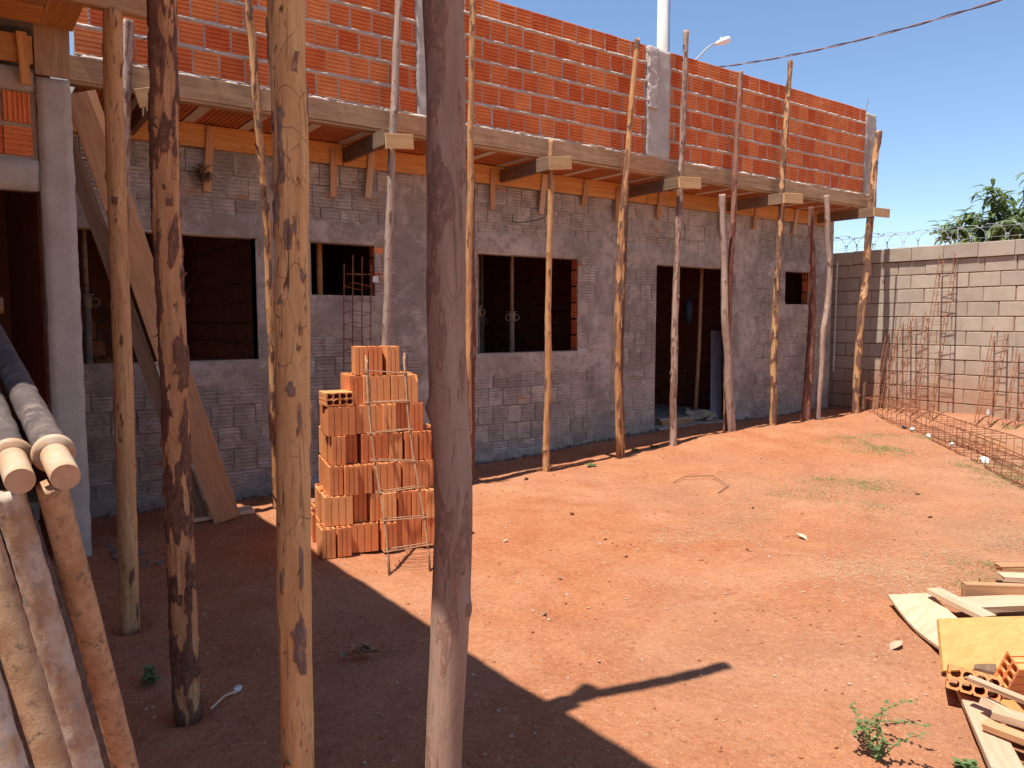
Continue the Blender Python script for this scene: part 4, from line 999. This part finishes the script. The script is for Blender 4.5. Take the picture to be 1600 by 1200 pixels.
sheet('plywood_sheet', [(4.07, 2.105, 0.06), (4.26, 1.97, 0.07), (3.80, 1.44, 0.10), (3.60, 1.60, 0.055)], 0.014, M['wood_pale'], 'pale curved plywood sheet half under the tilted yellow plank', 0.035)
def scrap(p0, p1, w, th, mat, label, up=(0, 0, 1), warp=0.0):
    return tag(board('plank', p0, p1, w, th, M[mat], None, up, 0.003, warp), label, 'plank', GS)
sheet('plank', [(3.44, 1.530, 0.028), (3.605, 1.635, 0.19), (4.65, 0.985, 0.19), (4.485, 0.88, 0.028)], 0.022, M['wood_bright'], 'wide smooth yellow plank tilted up on the scrap heap', 0.0, 'plank')
scrap((4.22, 1.935, 0.115), (4.08, 1.60, 0.10), 0.085, 0.028, 'wood_pale', 'pale plank lying across the curved plywood sheet')
scrap((4.20, 1.78, 0.085), (4.62, 1.52, 0.09), 0.15, 0.035, 'wood_pale', 'whitish thick plank behind the tilted yellow plank')
scrap((4.36, 1.845, 0.11), (4.95, 1.30, 0.11), 0.05, 0.09, 'wood_brown', 'brown beam on edge at the back of the scrap heap')
scrap((4.90, 1.88, 0.07), (5.30, 1.50, 0.07), 0.10, 0.03, 'wood_pale', 'pale offcut lying apart behind the brown beam')
scrap((4.98, 1.92, 0.10), (5.3, 1.7, 0.10), 0.08, 0.03, 'wood_brown', 'brown offcut lying on the pale offcut')
scrap((3.36, 1.38, 0.035), (2.84, 1.03, 0.03), 0.105, 0.028, 'wood_pale', 'long whitish plank with split end at the front of the heap')
for k, (sx, sy) in enumerate(((0, 0), (0.35, -0.2), (0.7, -0.42))):
    scrap((3.55 + sx, 1.40 + sy, 0.035), (3.80 + sx, 1.50 + sy, 0.035), 0.08, 0.05, 'wood_dark', ('dark bearer under the tilted yellow plank near the open brick', 'dark bearer under the middle of the tilted yellow plank', 'dark bearer under the far end of the tilted yellow plank')[k])
scrap((3.16, 1.30, 0.172), (3.17, 0.98, 0.150), 0.03, 0.02, 'wood_pale', 'thin stick resting against the open hollow brick')
scrap((3.17, 1.245, 0.10), (3.10, 1.00, 0.085), 0.045, 0.03, 'wood_pale', 'pinkish offcut stacked below the thin stick', (0.3, 0, 1))
scrap((3.11, 1.19, 0.095), (3.16, 0.90, 0.10), 0.07, 0.03, 'wood_pale', 'squared yellowish offcut in the front stack')
scrap((3.05, 1.19, 0.065), (3.05, 0.92, 0.07), 0.05, 0.028, 'wood_brown', 'brown offcut under the squared yellowish offcut')
scrap((3.30, 1.22, 0.06), (3.02, 0.95, 0.05), 0.06, 0.03, 'wood_pine', 'orange offcut buried in the front stack')
scrap((3.25, 1.10, 0.035), (2.98, 0.90, 0.03), 0.07, 0.03, 'wood_brown', 'lowest brown offcut of the front stack')
bx_ = Vector((0.40, -0.917, 0.0)).normalized(); bz_ = Vector((0.917, 0.40, 0.0)).normalized(); by_ = bz_.cross(bx_)
mw = Matrix.Translation((3.262, 1.325, 0.112)) @ Matrix.Rotation(R(5), 4, Vector((0.917, 0.4, 0))) @ Matrix.Rotation(R(-20), 4, bx_) @ Matrix((bx_, by_, bz_)).transposed().to_4x4() @ Matrix.Translation((0, 0, -0.03))
tag(obj('clay_brick', pb[1], None, mw), 'hollow clay brick on the scrap heap with its open holes facing out', 'brick', GS)
mw = Matrix.Translation((3.46, 1.20, 0.14)) @ Matrix.Rotation(R(-35), 4, 'Z') @ Matrix.Rotation(R(28), 4, 'X') @ Matrix.Rotation(R(90), 4, 'Y') @ Matrix.Translation((0, 0, -0.1))
tag(obj('clay_brick', pb[0], None, mw), 'bright orange clay brick lying on its side on the scrap heap', 'brick', GS)

# ------------------------------------------------------------------ plants
def leaf(mb, base, d, up, L, W, fold=0.25, droop=0.25):
    d = d.normalized(); s = d.cross(up).normalized(); u = s.cross(d)
    a = base; m1 = base + d * L * 0.35; m2 = base + d * L * 0.7 - u * L * droop * 0.4; t_ = base + d * L - u * L * droop
    mb.add([a, m1 + s * W / 2 + u * W * fold, m1, m1 - s * W / 2 + u * W * fold, m2 + s * W * 0.42 + u * W * fold * 0.7, m2, m2 - s * W * 0.42 + u * W * fold * 0.7, t_],
           [(0, 2, 1), (0, 3, 2), (1, 2, 5, 4), (2, 3, 6, 5), (4, 5, 7), (5, 6, 7)])
def weed(x, y, h, ns, spread, label, lsz=0.022, seed=0, name='weed'):
    r = random.Random(seed); z = ground_z(x, y); root = empty(name, (x, y, z), label, 'weed', 'weeds in the yard'); st = MB(); lv = MB()
    for k in range(ns):
        a = r.uniform(0, 6.28); L = h * r.uniform(0.6, 1.1); d = Vector((math.cos(a) * spread, math.sin(a) * spread, 1.0)); P = [Vector((x, y, z - 0.005))]
        m = 9
        for i in range(1, m + 1):
            d = (d + Vector((r.uniform(-0.2, 0.2), r.uniform(-0.2, 0.2), -0.08 * spread))).normalized(); P.append(P[-1] + d * L / m)
        st.tube(P, [0.0022 * (1 - 0.6 * i / m) for i in range(m + 1)], 5)
        for i in range(2, m + 1):
            for q in range(r.randint(2, 4)):
                b = r.uniform(0, 6.28); leaf(lv, P[i], Vector((math.cos(b), math.sin(b), r.uniform(0.0, 0.6))), Vector((0, 0, 1)), lsz * r.uniform(0.7, 1.3), lsz * 0.55)
    st.build('stem', M['weed'], root); lv.build('leaves', M['weed'], root, kind='stuff')
weed(2.60, 1.36, 0.20, 7, 0.5, 'bushy green weed with small leaves growing alone near the scrap heap', 0.020, 1)
weed(2.73, 1.50, 0.26, 3, 1.1, 'straggling weed runner beside the bushy green weed', 0.018, 2)
weed(2.80, 1.13, 0.05, 4, 0.9, 'tiny weed sprout beside the long whitish plank', 0.03, 3)
weed(0.625, 3.53, 0.10, 4, 0.7, 'small weed at the foot of the dark barked prop pole', 0.032, 4)
for k, (x, y) in enumerate(((6.25, 6.22), (6.55, 6.2), (5.4, 6.0))):
    weed(x, y, 0.06, 3, 0.8, ('tiny sprout by the twin prop poles', 'tiny sprout left of the knobbly prop pole', 'tiny sprout below the window sill edge')[k], 0.03, 10 + k)
# thin grass and straw, far too fine to count
gm = MB(); sm = MB(); rg = random.Random(5); tries = 0
def blade(mb, x, y, h, w, lean_, a):
    z = ground_z(x, y); d = Vector((math.cos(a), math.sin(a), 0)); s = Vector((-d.y, d.x, 0)) * w
    b = Vector((x, y, z)); mb.add([b - s, b + s, b + d * lean_ * 0.4 + Vector((0, 0, h * 0.7)) + s * 0.6, b + d * lean_ * 0.4 + Vector((0, 0, h * 0.7)) - s * 0.6, b + d * lean_ + Vector((0, 0, h))], [(0, 1, 2, 3), (3, 2, 4)])
while len(gm.f) < 50000 and tries < 170000:
    tries += 1; x = rg.uniform(4.0, 11.0); y = rg.uniform(1.2, 5.6)
    den = sstep(0.02, 0.42, fbm(x * 0.9 + 3, y * 0.9, 1, 4)) * sstep(-0.2, 1.6, x * 0.55 - y + 1.2) * (0.3 + 0.7 * sstep(0.0, 0.3, nz(x * 3.5, y * 3.5, 8)))
    if rg.random() > den: continue
    blade(gm, x, y, rg.uniform(0.006, 0.022), rg.uniform(0.0014, 0.003), rg.uniform(0.008, 0.04), rg.uniform(0, 6.28))
o = gm.build('short_grass', M['grass']); tag(o, 'sparse short grass creeping over the red soil', 'grass', kind='stuff')
tries = 0
while len(sm.f) < 9000 and tries < 60000:
    tries += 1; x = rg.uniform(3.4, 7.5); y = rg.uniform(1.3, 4.2)
    den = sstep(0.15, 0.6, fbm(x * 1.2 + 9, y * 1.2, 4, 4)) * 0.5 + 0.03 + 0.9 * math.exp(-((x - 4.75) / 0.5) ** 2 - ((y - 2.45) / 0.35) ** 2)
    if rg.random() > den: continue
    a = rg.uniform(0, 6.28); L = rg.uniform(0.008, 0.035); z = ground_z(x, y) + rg.uniform(0.002, 0.008); d = Vector((math.cos(a), math.sin(a), rg.uniform(-0.1, 0.2))); s = Vector((-d.y, d.x, 0)) * 0.0009; b = Vector((x, y, z))
    sm.add([b - s, b + s, b + d * L + s, b + d * L - s], [(0, 1, 2, 3)])
o = sm.build('straw_litter', M['straw']); tag(o, 'dry straw bits littering the soil by the scrap heap', 'straw', kind='stuff')
# pebbles and clods
pm = MB(); ico = bmesh.new(); bmesh.ops.create_icosphere(ico, subdivisions=1, radius=1.0); iv = [vv.co.copy() for vv in ico.verts]; ifc = [tuple(vv.index for vv in ff.verts) for ff in ico.faces]; ico.free()
cl = MB()
for k in range(9000):
    x = rg.uniform(0.2, 11.0); y = rg.uniform(0.9, 6.9)
    if x > 5 and rg.random() < 0.5: continue
    s = 0.0022 + 0.009 * rg.random() ** 4; z = ground_z(x, y) + s * 0.3
    q = [Vector((x, y, z)) + Vector((p.x * s * rg.uniform(0.7, 1.3), p.y * s * rg.uniform(0.7, 1.3), p.z * s * rg.uniform(0.5, 0.9))) for p in iv]
    (pm if rg.random() < 0.35 else cl).add(q, ifc)
o = pm.build('pebbles', M['pebble']); tag(o, 'scattered pale pebbles on the red soil', 'pebbles', kind='stuff')
o = cl.build('soil_clods', M['soil']); tag(o, 'small crumbs of red soil', 'soil', kind='stuff')
# rubble of mortar at the foot of the walls
rb_ = MB()
for k in range(520):
    x = rg.uniform(0.9, 11.3); y = 6.94 - abs(rg.gauss(0, 0.06)); s = 0.006 + 0.022 * rg.random() ** 2.5; z = ground_z(x, y) + s * 0.4
    if 7.4 < x < 8.8: continue
    rb_.add([Vector((x, y, z)) + p * s * rg.uniform(0.6, 1.3) for p in iv], ifc)
for k in range(160):
    x = 0.80 + abs(rg.gauss(0, 0.10)); y = 5.55 + rg.gauss(0, 0.16); s = 0.006 + 0.02 * rg.random() ** 2; z = ground_z(x, y) + s * 0.3
    rb_.add([Vector((x, y, z)) + p * s * rg.uniform(0.6, 1.3) for p in iv], ifc)
o = rb_.build('mortar_rubble', M['mortar_dark']); tag(o, 'crumbled mortar rubble along the wall foot', 'rubble', kind='stuff')
# fallen leaves
def fallen(x, y, s, mat, label, group=None, seed=0):
    r = random.Random(seed); b = MB(); z = ground_z(x, y) + 0.006; a = r.uniform(0, 6.28); d = Vector((math.cos(a), math.sin(a), 0.15)); leaf(b, Vector((x, y, z)) - d * s / 2, d, Vector((0, 0, 1)), s, s * 0.5, 0.35, -0.18)
    o = b.build('dry_leaf', M[mat], None, Matrix.Translation((x, y, z))); tag(o, label, 'leaf', group)
for k, (x, y, s, m_) in enumerate([(3.953, 4.628, 0.07, 'leaf_dry'), (3.117, 4.367, 0.05, 'leaf_pale'), (2.494, 3.142, 0.05, 'leaf_dry'), (4.49, 5.95, 0.09, 'leaf_dry'), (3.55, 3.6, 0.045, 'leaf_pale'), (5.3, 3.9, 0.05, 'leaf_dry'), (2.9, 3.5, 0.035, 'leaf_dry'), (2.35, 2.55, 0.03, 'leaf_pale'), (4.3, 3.2, 0.05, 'leaf_dry'), (1.75, 2.9, 0.04, 'leaf_dry'), (6.2, 2.9, 0.06, 'leaf_pale'), (6.8, 3.3, 0.06, 'leaf_dry')]):
    fallen(x, y, s, m_, 'small dry fallen leaf lying on the bare soil', 'fallen leaves', 30 + k)
fallen(3.71, 3.977, 0.05, 'leaf_yellow', 'yellow fallen leaf lying on the bare soil', 'fallen leaves', 50)
fallen(4.927, 3.197, 0.10, 'leaf_pale', 'large whitish curled leaf on the sunny soil', 'fallen leaves', 51)
fallen(3.577, 1.80, 0.095, 'leaf_pale', 'pale curled leaf near the curved plywood sheet', 'fallen leaves', 52)
lt = empty('leaf_twig', (1.496, 3.233, 0.0), 'twig with crumpled brown leaves in the shade', 'twig'); b = MB()
b.tube([(1.38, 3.28, 0.012), (1.50, 3.22, 0.02), (1.64, 3.16, 0.014)], 0.004, 6); b.build('stem', M['wood_dark'], lt)
b = MB()
for k in range(7): leaf(b, Vector((1.42 + 0.02 * k, 3.26 - 0.012 * k, 0.02)), Vector((rg.uniform(-1, 1), rg.uniform(-1, 1), 0.35)), Vector((0, 0, 1)), 0.07, 0.045, 0.4, 0.2)
b.build('leaves', M['leaf_dry'], lt)
b = MB(); b.tube([(0.77, 3.12, 0.012), (0.84, 3.18, 0.02), (0.90, 3.20, 0.016)], 0.005, 6); tag(b.build('stick', M['wood_pale']), 'short pale stick by the foot of the dark barked pole', 'stick')
b = MB(); b.box(0.885, 0.915, 3.20, 3.225, 0.01, 0.03, 0.006); tag(b.build('plastic_scrap', M['white']), 'scrap of white plastic at the end of the short stick', 'litter')
b = MB(); b.tube([(5.55, 5.0, ground_z(5.55, 5.0) + 0.01), (5.75, 5.02, ground_z(5.75, 5.02) + 0.03), (5.95, 4.85, ground_z(5.95, 4.85) + 0.03), (5.75, 4.5, ground_z(5.75, 4.5) + 0.02), (5.5, 4.42, ground_z(5.5, 4.42) + 0.008)], 0.004, 6); tag(b.build('twig', M['wood_dark']), 'thin bent twig lying on the sunny soil before the doorway', 'twig')
for k, (x, y, sz) in enumerate(((9.9, 4.9, 0.05), (9.2, 4.1, 0.04), (8.6, 3.5, 0.06), (10.1, 5.1, 0.045), (9.6, 4.55, 0.04))):
    b = MB(); z = ground_z(x, y); b.add([Vector((x, y, z + 0.02)) + p * sz * rg.uniform(0.4, 1.0) for p in iv], ifc); tag(b.build('litter_scrap', M['white'] if k != 3 else M['blue']), 'crumpled %s scrap of plastic caught in the lying rebar cage' % ('blue' if k == 3 else 'white'), 'litter', 'litter in the rebar')

# ------------------------------------------------------------------ tree beyond the wall
def tree(x, y, h, crown, nl, label, seed, lsz):
    r = random.Random(seed); root = empty('tree', (x, y, 0), label, 'tree', 'trees beyond the wall'); tk = MB(); cr = MB()
    cz = h; tk.tube([(x, y, -0.1), (x + 0.05, y, h * 0.3), (x, y + 0.08, h * 0.6)], [0.14, 0.11, 0.09], 10)
    tips = []
    for k in range(26):
        a = r.uniform(0, 6.28); e = r.uniform(0.15, 1.25); d = Vector((math.cos(a) * math.cos(e), math.sin(a) * math.cos(e), math.sin(e))); b0 = Vector((x, y + 0.05, h * r.uniform(0.45, 0.6))); L = crown * r.uniform(0.65, 1.15)
        P = [b0, b0 + d * L * 0.5 + Vector((0, 0, 0.05)), b0 + d * L]; tk.tube(P, [0.035, 0.02, 0.010], 6); tips += [P[2], P[2].lerp(P[1], 0.35), P[1]]
    for q in range(nl):
        p = r.choice(tips) + Vector((r.gauss(0, 0.10), r.gauss(0, 0.10), r.gauss(0, 0.09)))
        a = r.uniform(0, 6.28); leaf(cr, p, Vector((math.cos(a), math.sin(a), r.uniform(-0.5, 0.5))), Vector((0, 0, 1)), lsz * r.uniform(0.7, 1.25), lsz * 0.34, 0.2, r.uniform(0.1, 0.7))
    tk.build('trunk', M['bark_tree'], root, smooth=True); cr.build('crown', M['leaf'], root, kind='stuff')
tree(16.1, 5.95, 5.2, 1.25, 2600, 'broad-leaved green tree rising above the block wall', 3, 0.24)

# ------------------------------------------------------------------ street furniture behind the house
up_ = empty('utility_pole', (15.5, 14.6, 0), 'pale round concrete utility pole rising behind the parapet', 'utility pole')
b = MB(); b.tube([(15.5, 14.6, -0.1), (15.5, 14.6, 6.0), (15.48, 14.6, 12.0)], [0.18, 0.15, 0.125], 20); b.build('post', M['post'], up_, smooth=True)
b = MB(); b.tube([(15.66, 14.5, 0), (15.655, 14.5, 6.0), (15.645, 14.5, 11.0)], 0.022, 8); b.build('conduit', M['galv'], up_)
sl_ = empty('street_lamp', (23.0, 21.4, 0), 'white street lamp head on a curved grey arm behind the parapet', 'street lamp')
b = MB(); b.tube([(23.0, 21.4, -0.1), (23.0, 21.4, 11.0)], [0.16, 0.11], 14); b.build('post', M['post'], sl_, smooth=True)
b = MB(); b.tube(catmull([(23.0, 21.4, 10.4), (23.55, 21.08, 11.15), (24.05, 20.79, 11.75), (24.45, 20.55, 12.2), (24.72, 20.40, 12.33)], 0.1), 0.035, 8); b.build('arm', M['galv'], sl_, smooth=True)
b = MB(); dv = Vector((0.78, -0.5, 0.36)).normalized(); p = Vector((24.66, 20.43, 12.30))
b.tube([p, p + dv * 0.05, p + dv * 0.2, p + dv * 0.42, p + dv * 0.58, p + dv * 0.64], [0.04, 0.07, 0.10, 0.135, 0.11, 0.03], 14); b.build('lamp_head', M['lamp'], sl_, smooth=True)
b = MB(); p2 = p + dv * 0.24 + Vector((0, 0, 0.11)); b.tube([p2 - Vector((0, 0, 0.03)), p2 + Vector((0, 0, 0.07))], 0.045, 10); b.build('photocell', M['lamp'], sl_)
cb = empty('overhead_cable', (23.0, 21.4, 10.9), 'twisted overhead cable crossing the blue sky', 'cable')
A_, B_ = Vector((22.9, 19.2, 10.75)), Vector((19.9, 6.6, 8.95))
for s_ in (0, 1):
    P = []
    for i in range(161):
        u = i / 160; p = A_.lerp(B_, u) + Vector((0, 0, -0.28 * 4 * u * (1 - u))); th = u * 44 + s_ * math.pi
        P.append(p + Vector((math.cos(th) * 0.012, 0, math.sin(th) * 0.02)))
    b = MB(); b.tube(P, 0.016, 6); b.build('strand', M['wire_b' if s_ else 'wire'], cb)
for k, (zz, lab) in enumerate(((6.2, 'thin upper power line far beyond the block wall'), (5.2, 'thin lower power line far beyond the block wall'))):
    b = MB(); b.tube([(60, 40, zz + 2.2), (62, 20, zz + 1.9), (64, 0, zz + 2.4)], 0.018, 5); tag(b.build('power_line', M['galv']), lab, 'cable')

# ------------------------------------------------------------------ inside the rooms
def shore(x, y, label, ring_z=1.60, ztop=3.22, mat='tube_in', r=0.026):
    root = empty('shoring_prop', (x, y, 0.147), label, 'steel prop', 'adjustable props inside the rooms')
    b = MB(); b.tube([(x, y, 0.152), (x, y, ring_z - 0.02)], r * 1.15, 14); b.build('outer_tube', M['tube_in'], root, smooth=True)
    b = MB(); b.tube([(x, y, ring_z - 0.04), (x, y, ztop)], r * 0.85, 14); it = b.build('inner_tube', M[mat], root, smooth=True)
    b = MB(); b.tube([(x, y, ring_z - 0.05), (x, y, ring_z + 0.06)], r * 1.5, 14); b.tube([(x, y, ring_z + 0.06), (x, y, ring_z + 0.07)], r * 2.2, 14); b.build('collar', M['tube_in'], root, smooth=True)
    for sg in (-1, 1):
        b = MB(); c = Vector((x + sg * 0.062, y - 0.01, ring_z)); b.tube([c + Vector((0.035 * math.cos(t_ * 0.5236), 0, 0.035 * math.sin(t_ * 0.5236))) for t_ in range(13)], 0.005, 6, False); b.build('handle', M['tube_in'], root)
    b = MB()
    z = ring_z + 0.14
    while z < ztop - 0.1: b.box(x - 0.006, x + 0.006, y - r * 0.85 - 0.0015, y - r * 0.85 + 0.003, z - 0.006, z + 0.006); z += 0.12
    b.build('pin_holes', M['dark'], root)
    for zz in (0.147, ztop):
        b = MB(); b.box(x - 0.06, x + 0.06, y - 0.06, y + 0.06, zz, zz + 0.006); b.build('plate', M['tube_in'], root)
shore(5.36, 7.38, 'steel prop with ring handles in the middle of the wide window')
shore(4.82, 7.30, 'steel prop close to the left jamb of the wide window', 1.66)
shore(5.75, 8.6, 'steel prop deep inside the wide window room', 1.55)
shore(0.935, 7.42, 'steel prop beside the concrete column in the first window', 1.72)
b = MB(); b.tube([(3.02, 7.45, 0.147), (3.02, 7.45, 3.23)], 0.03, 14); tag(b.build('clay_pipe', M['brick_new'], smooth=True), 'reddish pipe standing inside the small high window', 'pipe')
b = MB(); b.tube([(8.92, 7.62, 0.147), (8.95, 7.6, 1.2), (8.97, 7.58, 3.22)], [0.03, 0.028, 0.025], 12); tag(b.build('timber_pole', M['pole_tan'], smooth=True), 'thin timber pole standing inside the doorway', 'pole')
b = MB()
tag(board('plank', (8.93, 7.25, 0.16), (9.35, 7.62, 1.40), 0.16, 0.025, M['wood_blue'], None, (-0.6, -1, 0.3)), 'bluish plank leaning inside the doorway beside another', 'plank')
tag(board('plank', (9.07, 7.16, 0.16), (9.47, 7.50, 1.38), 0.15, 0.025, M['wood_blue'], None, (-0.6, -1, 0.3)), 'outer bluish plank leaning inside the doorway next to the jamb', 'plank')
for k in range(3):
    tag(board('plank', (7.72, 7.22 + 0.02 * k, 0.16 + 0.028 * k), (8.28, 7.20 - 0.02 * k, 0.16 + 0.028 * k), 0.14, 0.024, M['wood_pale'] if k == 2 else M['wood_brown'], None), ('bottom board of the small stack inside the doorway', 'middle board of the small stack inside the doorway', 'top pale board of the small stack inside the doorway')[k], 'plank', 'board stack in the doorway')
bl = MB(); r_ = random.Random(3)
bl.add([Vector((7.62, 7.5, 0.34)) + Vector((p.x * 0.10, p.y * 0.1, p.z * 0.19)) * r_.uniform(0.8, 1.2) for p in iv], ifc); tag(bl.build('plastic_bag', M['blue'], smooth=True), 'blue plastic bag on the floor by the left door jamb', 'bag')
hb_ = MB(); hb_.add([Vector((8.70, 7.60, 1.70)) + Vector((p.x * 0.07, p.y * 0.06, p.z * 0.20)) * r_.uniform(0.75, 1.25) for p in iv], ifc); hb_.tube([(8.70, 7.6, 1.85), (8.95, 7.585, 2.1)], 0.006, 5); tag(hb_.build('hanging_bag', M['navy'], smooth=True), 'dark bag hung from the thin pole inside the doorway', 'bag')
# sleeping cat on the threshold
def skin(name, verts, edges, radii, mat, parent=None, mw=None, sub=2):
    me = bpy.data.meshes.new(name); me.from_pydata(verts, edges, []); me.materials.append(mat)
    o = obj(name, me, parent, mw); sk = o.modifiers.new('skin', 'SKIN')
    for i, rr in enumerate(radii):
        me.skin_vertices[0].data[i].radius = rr if isinstance(rr, tuple) else (rr, rr)
    me.skin_vertices[0].data[0].use_root = True
    o.modifiers.new('sub', 'SUBSURF').levels = sub; o.modifiers['sub'].render_levels = sub
    return o
cat = empty('cat', (8.55, 7.22, 0.147), 'pale cat lying on the doorway floor with its head up', 'cat')
V_ = [(0, 0, 0.085), (0.12, 0.0, 0.09), (0.21, 0.01, 0.075), (-0.10, 0.0, 0.085), (-0.17, -0.005, 0.10), (-0.215, -0.01, 0.125), (-0.262, -0.02, 0.115),
      (0.26, -0.04, 0.03), (0.20, -0.12, 0.02), (0.08, -0.14, 0.018),
      (0.17, -0.06, 0.06), (0.09, -0.11, 0.035), (0.03, -0.135, 0.02), (-0.12, -0.06, 0.04), (-0.19, -0.10, 0.022), (-0.25, -0.11, 0.018)]
E_ = [(0, 1), (1, 2), (0, 3), (3, 4), (4, 5), (5, 6), (2, 7), (7, 8), (8, 9), (1, 10), (10, 11), (11, 12), (3, 13), (13, 14), (14, 15)]
Rr = [0.075, 0.08, 0.055, 0.07, 0.045, 0.048, 0.026, 0.016, 0.014, 0.010, 0.045, 0.025, 0.018, 0.03, 0.02, 0.018]
mwc = Matrix.Translation((8.55, 7.22, 0.147)) @ Matrix.Rotation(R(-20), 4, 'Z')
skin('body', V_, E_, Rr, M['fur'], cat, mwc)
for sg in (-1, 1):
    b = MB(); c = Vector((-0.205, -0.01 + sg * 0.026, 0.158)); b.add([c + Vector(q) for q in ((-0.012, -0.014, 0), (0.014, -0.014, 0), (0.012, 0.014, 0), (-0.012, 0.012, 0), (0, sg * 0.006, 0.042))], [(3, 2, 1, 0), (0, 1, 4), (1, 2, 4), (2, 3, 4), (3, 0, 4)])
    o = obj('ear', mesh('ear', b.v, b.f, M['fur']), cat, mwc)
# a wire and stick dangling by the wide window, pipe at the house corner
b = MB(); b.tube(catmull([(5.05, YL - 0.03, 2.72), (4.98, 6.8, 2.62), (5.2, 6.6, 2.66), (5.1, 6.4, 2.72), (4.95, 6.14, 2.74)], 0.04), 0.005, 6); tag(b.build('dangling_wire', M['wire']), 'dark wire tied to the bare orange pole by the window', 'wire')
b = MB(); b.tube([(5.42, 6.78, 2.74), (5.26, 6.74, 2.42)], 0.007, 6); tag(b.build('stick', M['wood_pale']), 'thin stick hanging from the dark wire above the window', 'stick')
b = MB(); b.tube([(11.36, 6.90, 0.75), (11.36, 6.90, 2.48)], 0.012, 8); tag(b.build('conduit_pipe', M['post']), 'thin pale conduit standing at the corner of house and block wall', 'pipe')
b = MB(); b.tube([(11.05, YF + 0.07, 4.5), (11.05, YF + 0.07, 4.68), (11.09, YF + 0.05, 4.83)], 0.004, 5); tag(b.build('starter_bar', M['rebar']), 'thin starter bar sticking up from the end pillar', 'rebar')
b = MB(); b.box(11.2, 11.26, 6.28, 6.33, 0.15, 0.62); tag(b.build('timber_stub', M['wood_dark']), 'short dark timber stub against the shaded block wall', 'timber')
nt = empty('bird_nest', (1.78, YL - 0.07, 2.78), 'shaggy clump of straw and rag tied to a hanging batten', 'nest'); b = MB()
for k in range(34):
    a = r_.uniform(0, 6.28); e = r_.uniform(-1.3, 1.3); d = Vector((math.cos(a) * math.cos(e), -abs(math.sin(a) * math.cos(e)), math.sin(e))); leaf(b, Vector((1.78, YL - 0.07, 2.80)) + d * 0.02, d, Vector((0, 0, 1)) if abs(d.z) < 0.9 else Vector((1, 0, 0)), r_.uniform(0.05, 0.10), 0.03, 0.3, 0.3)
b.build('clump', M['wood_dark'], nt)
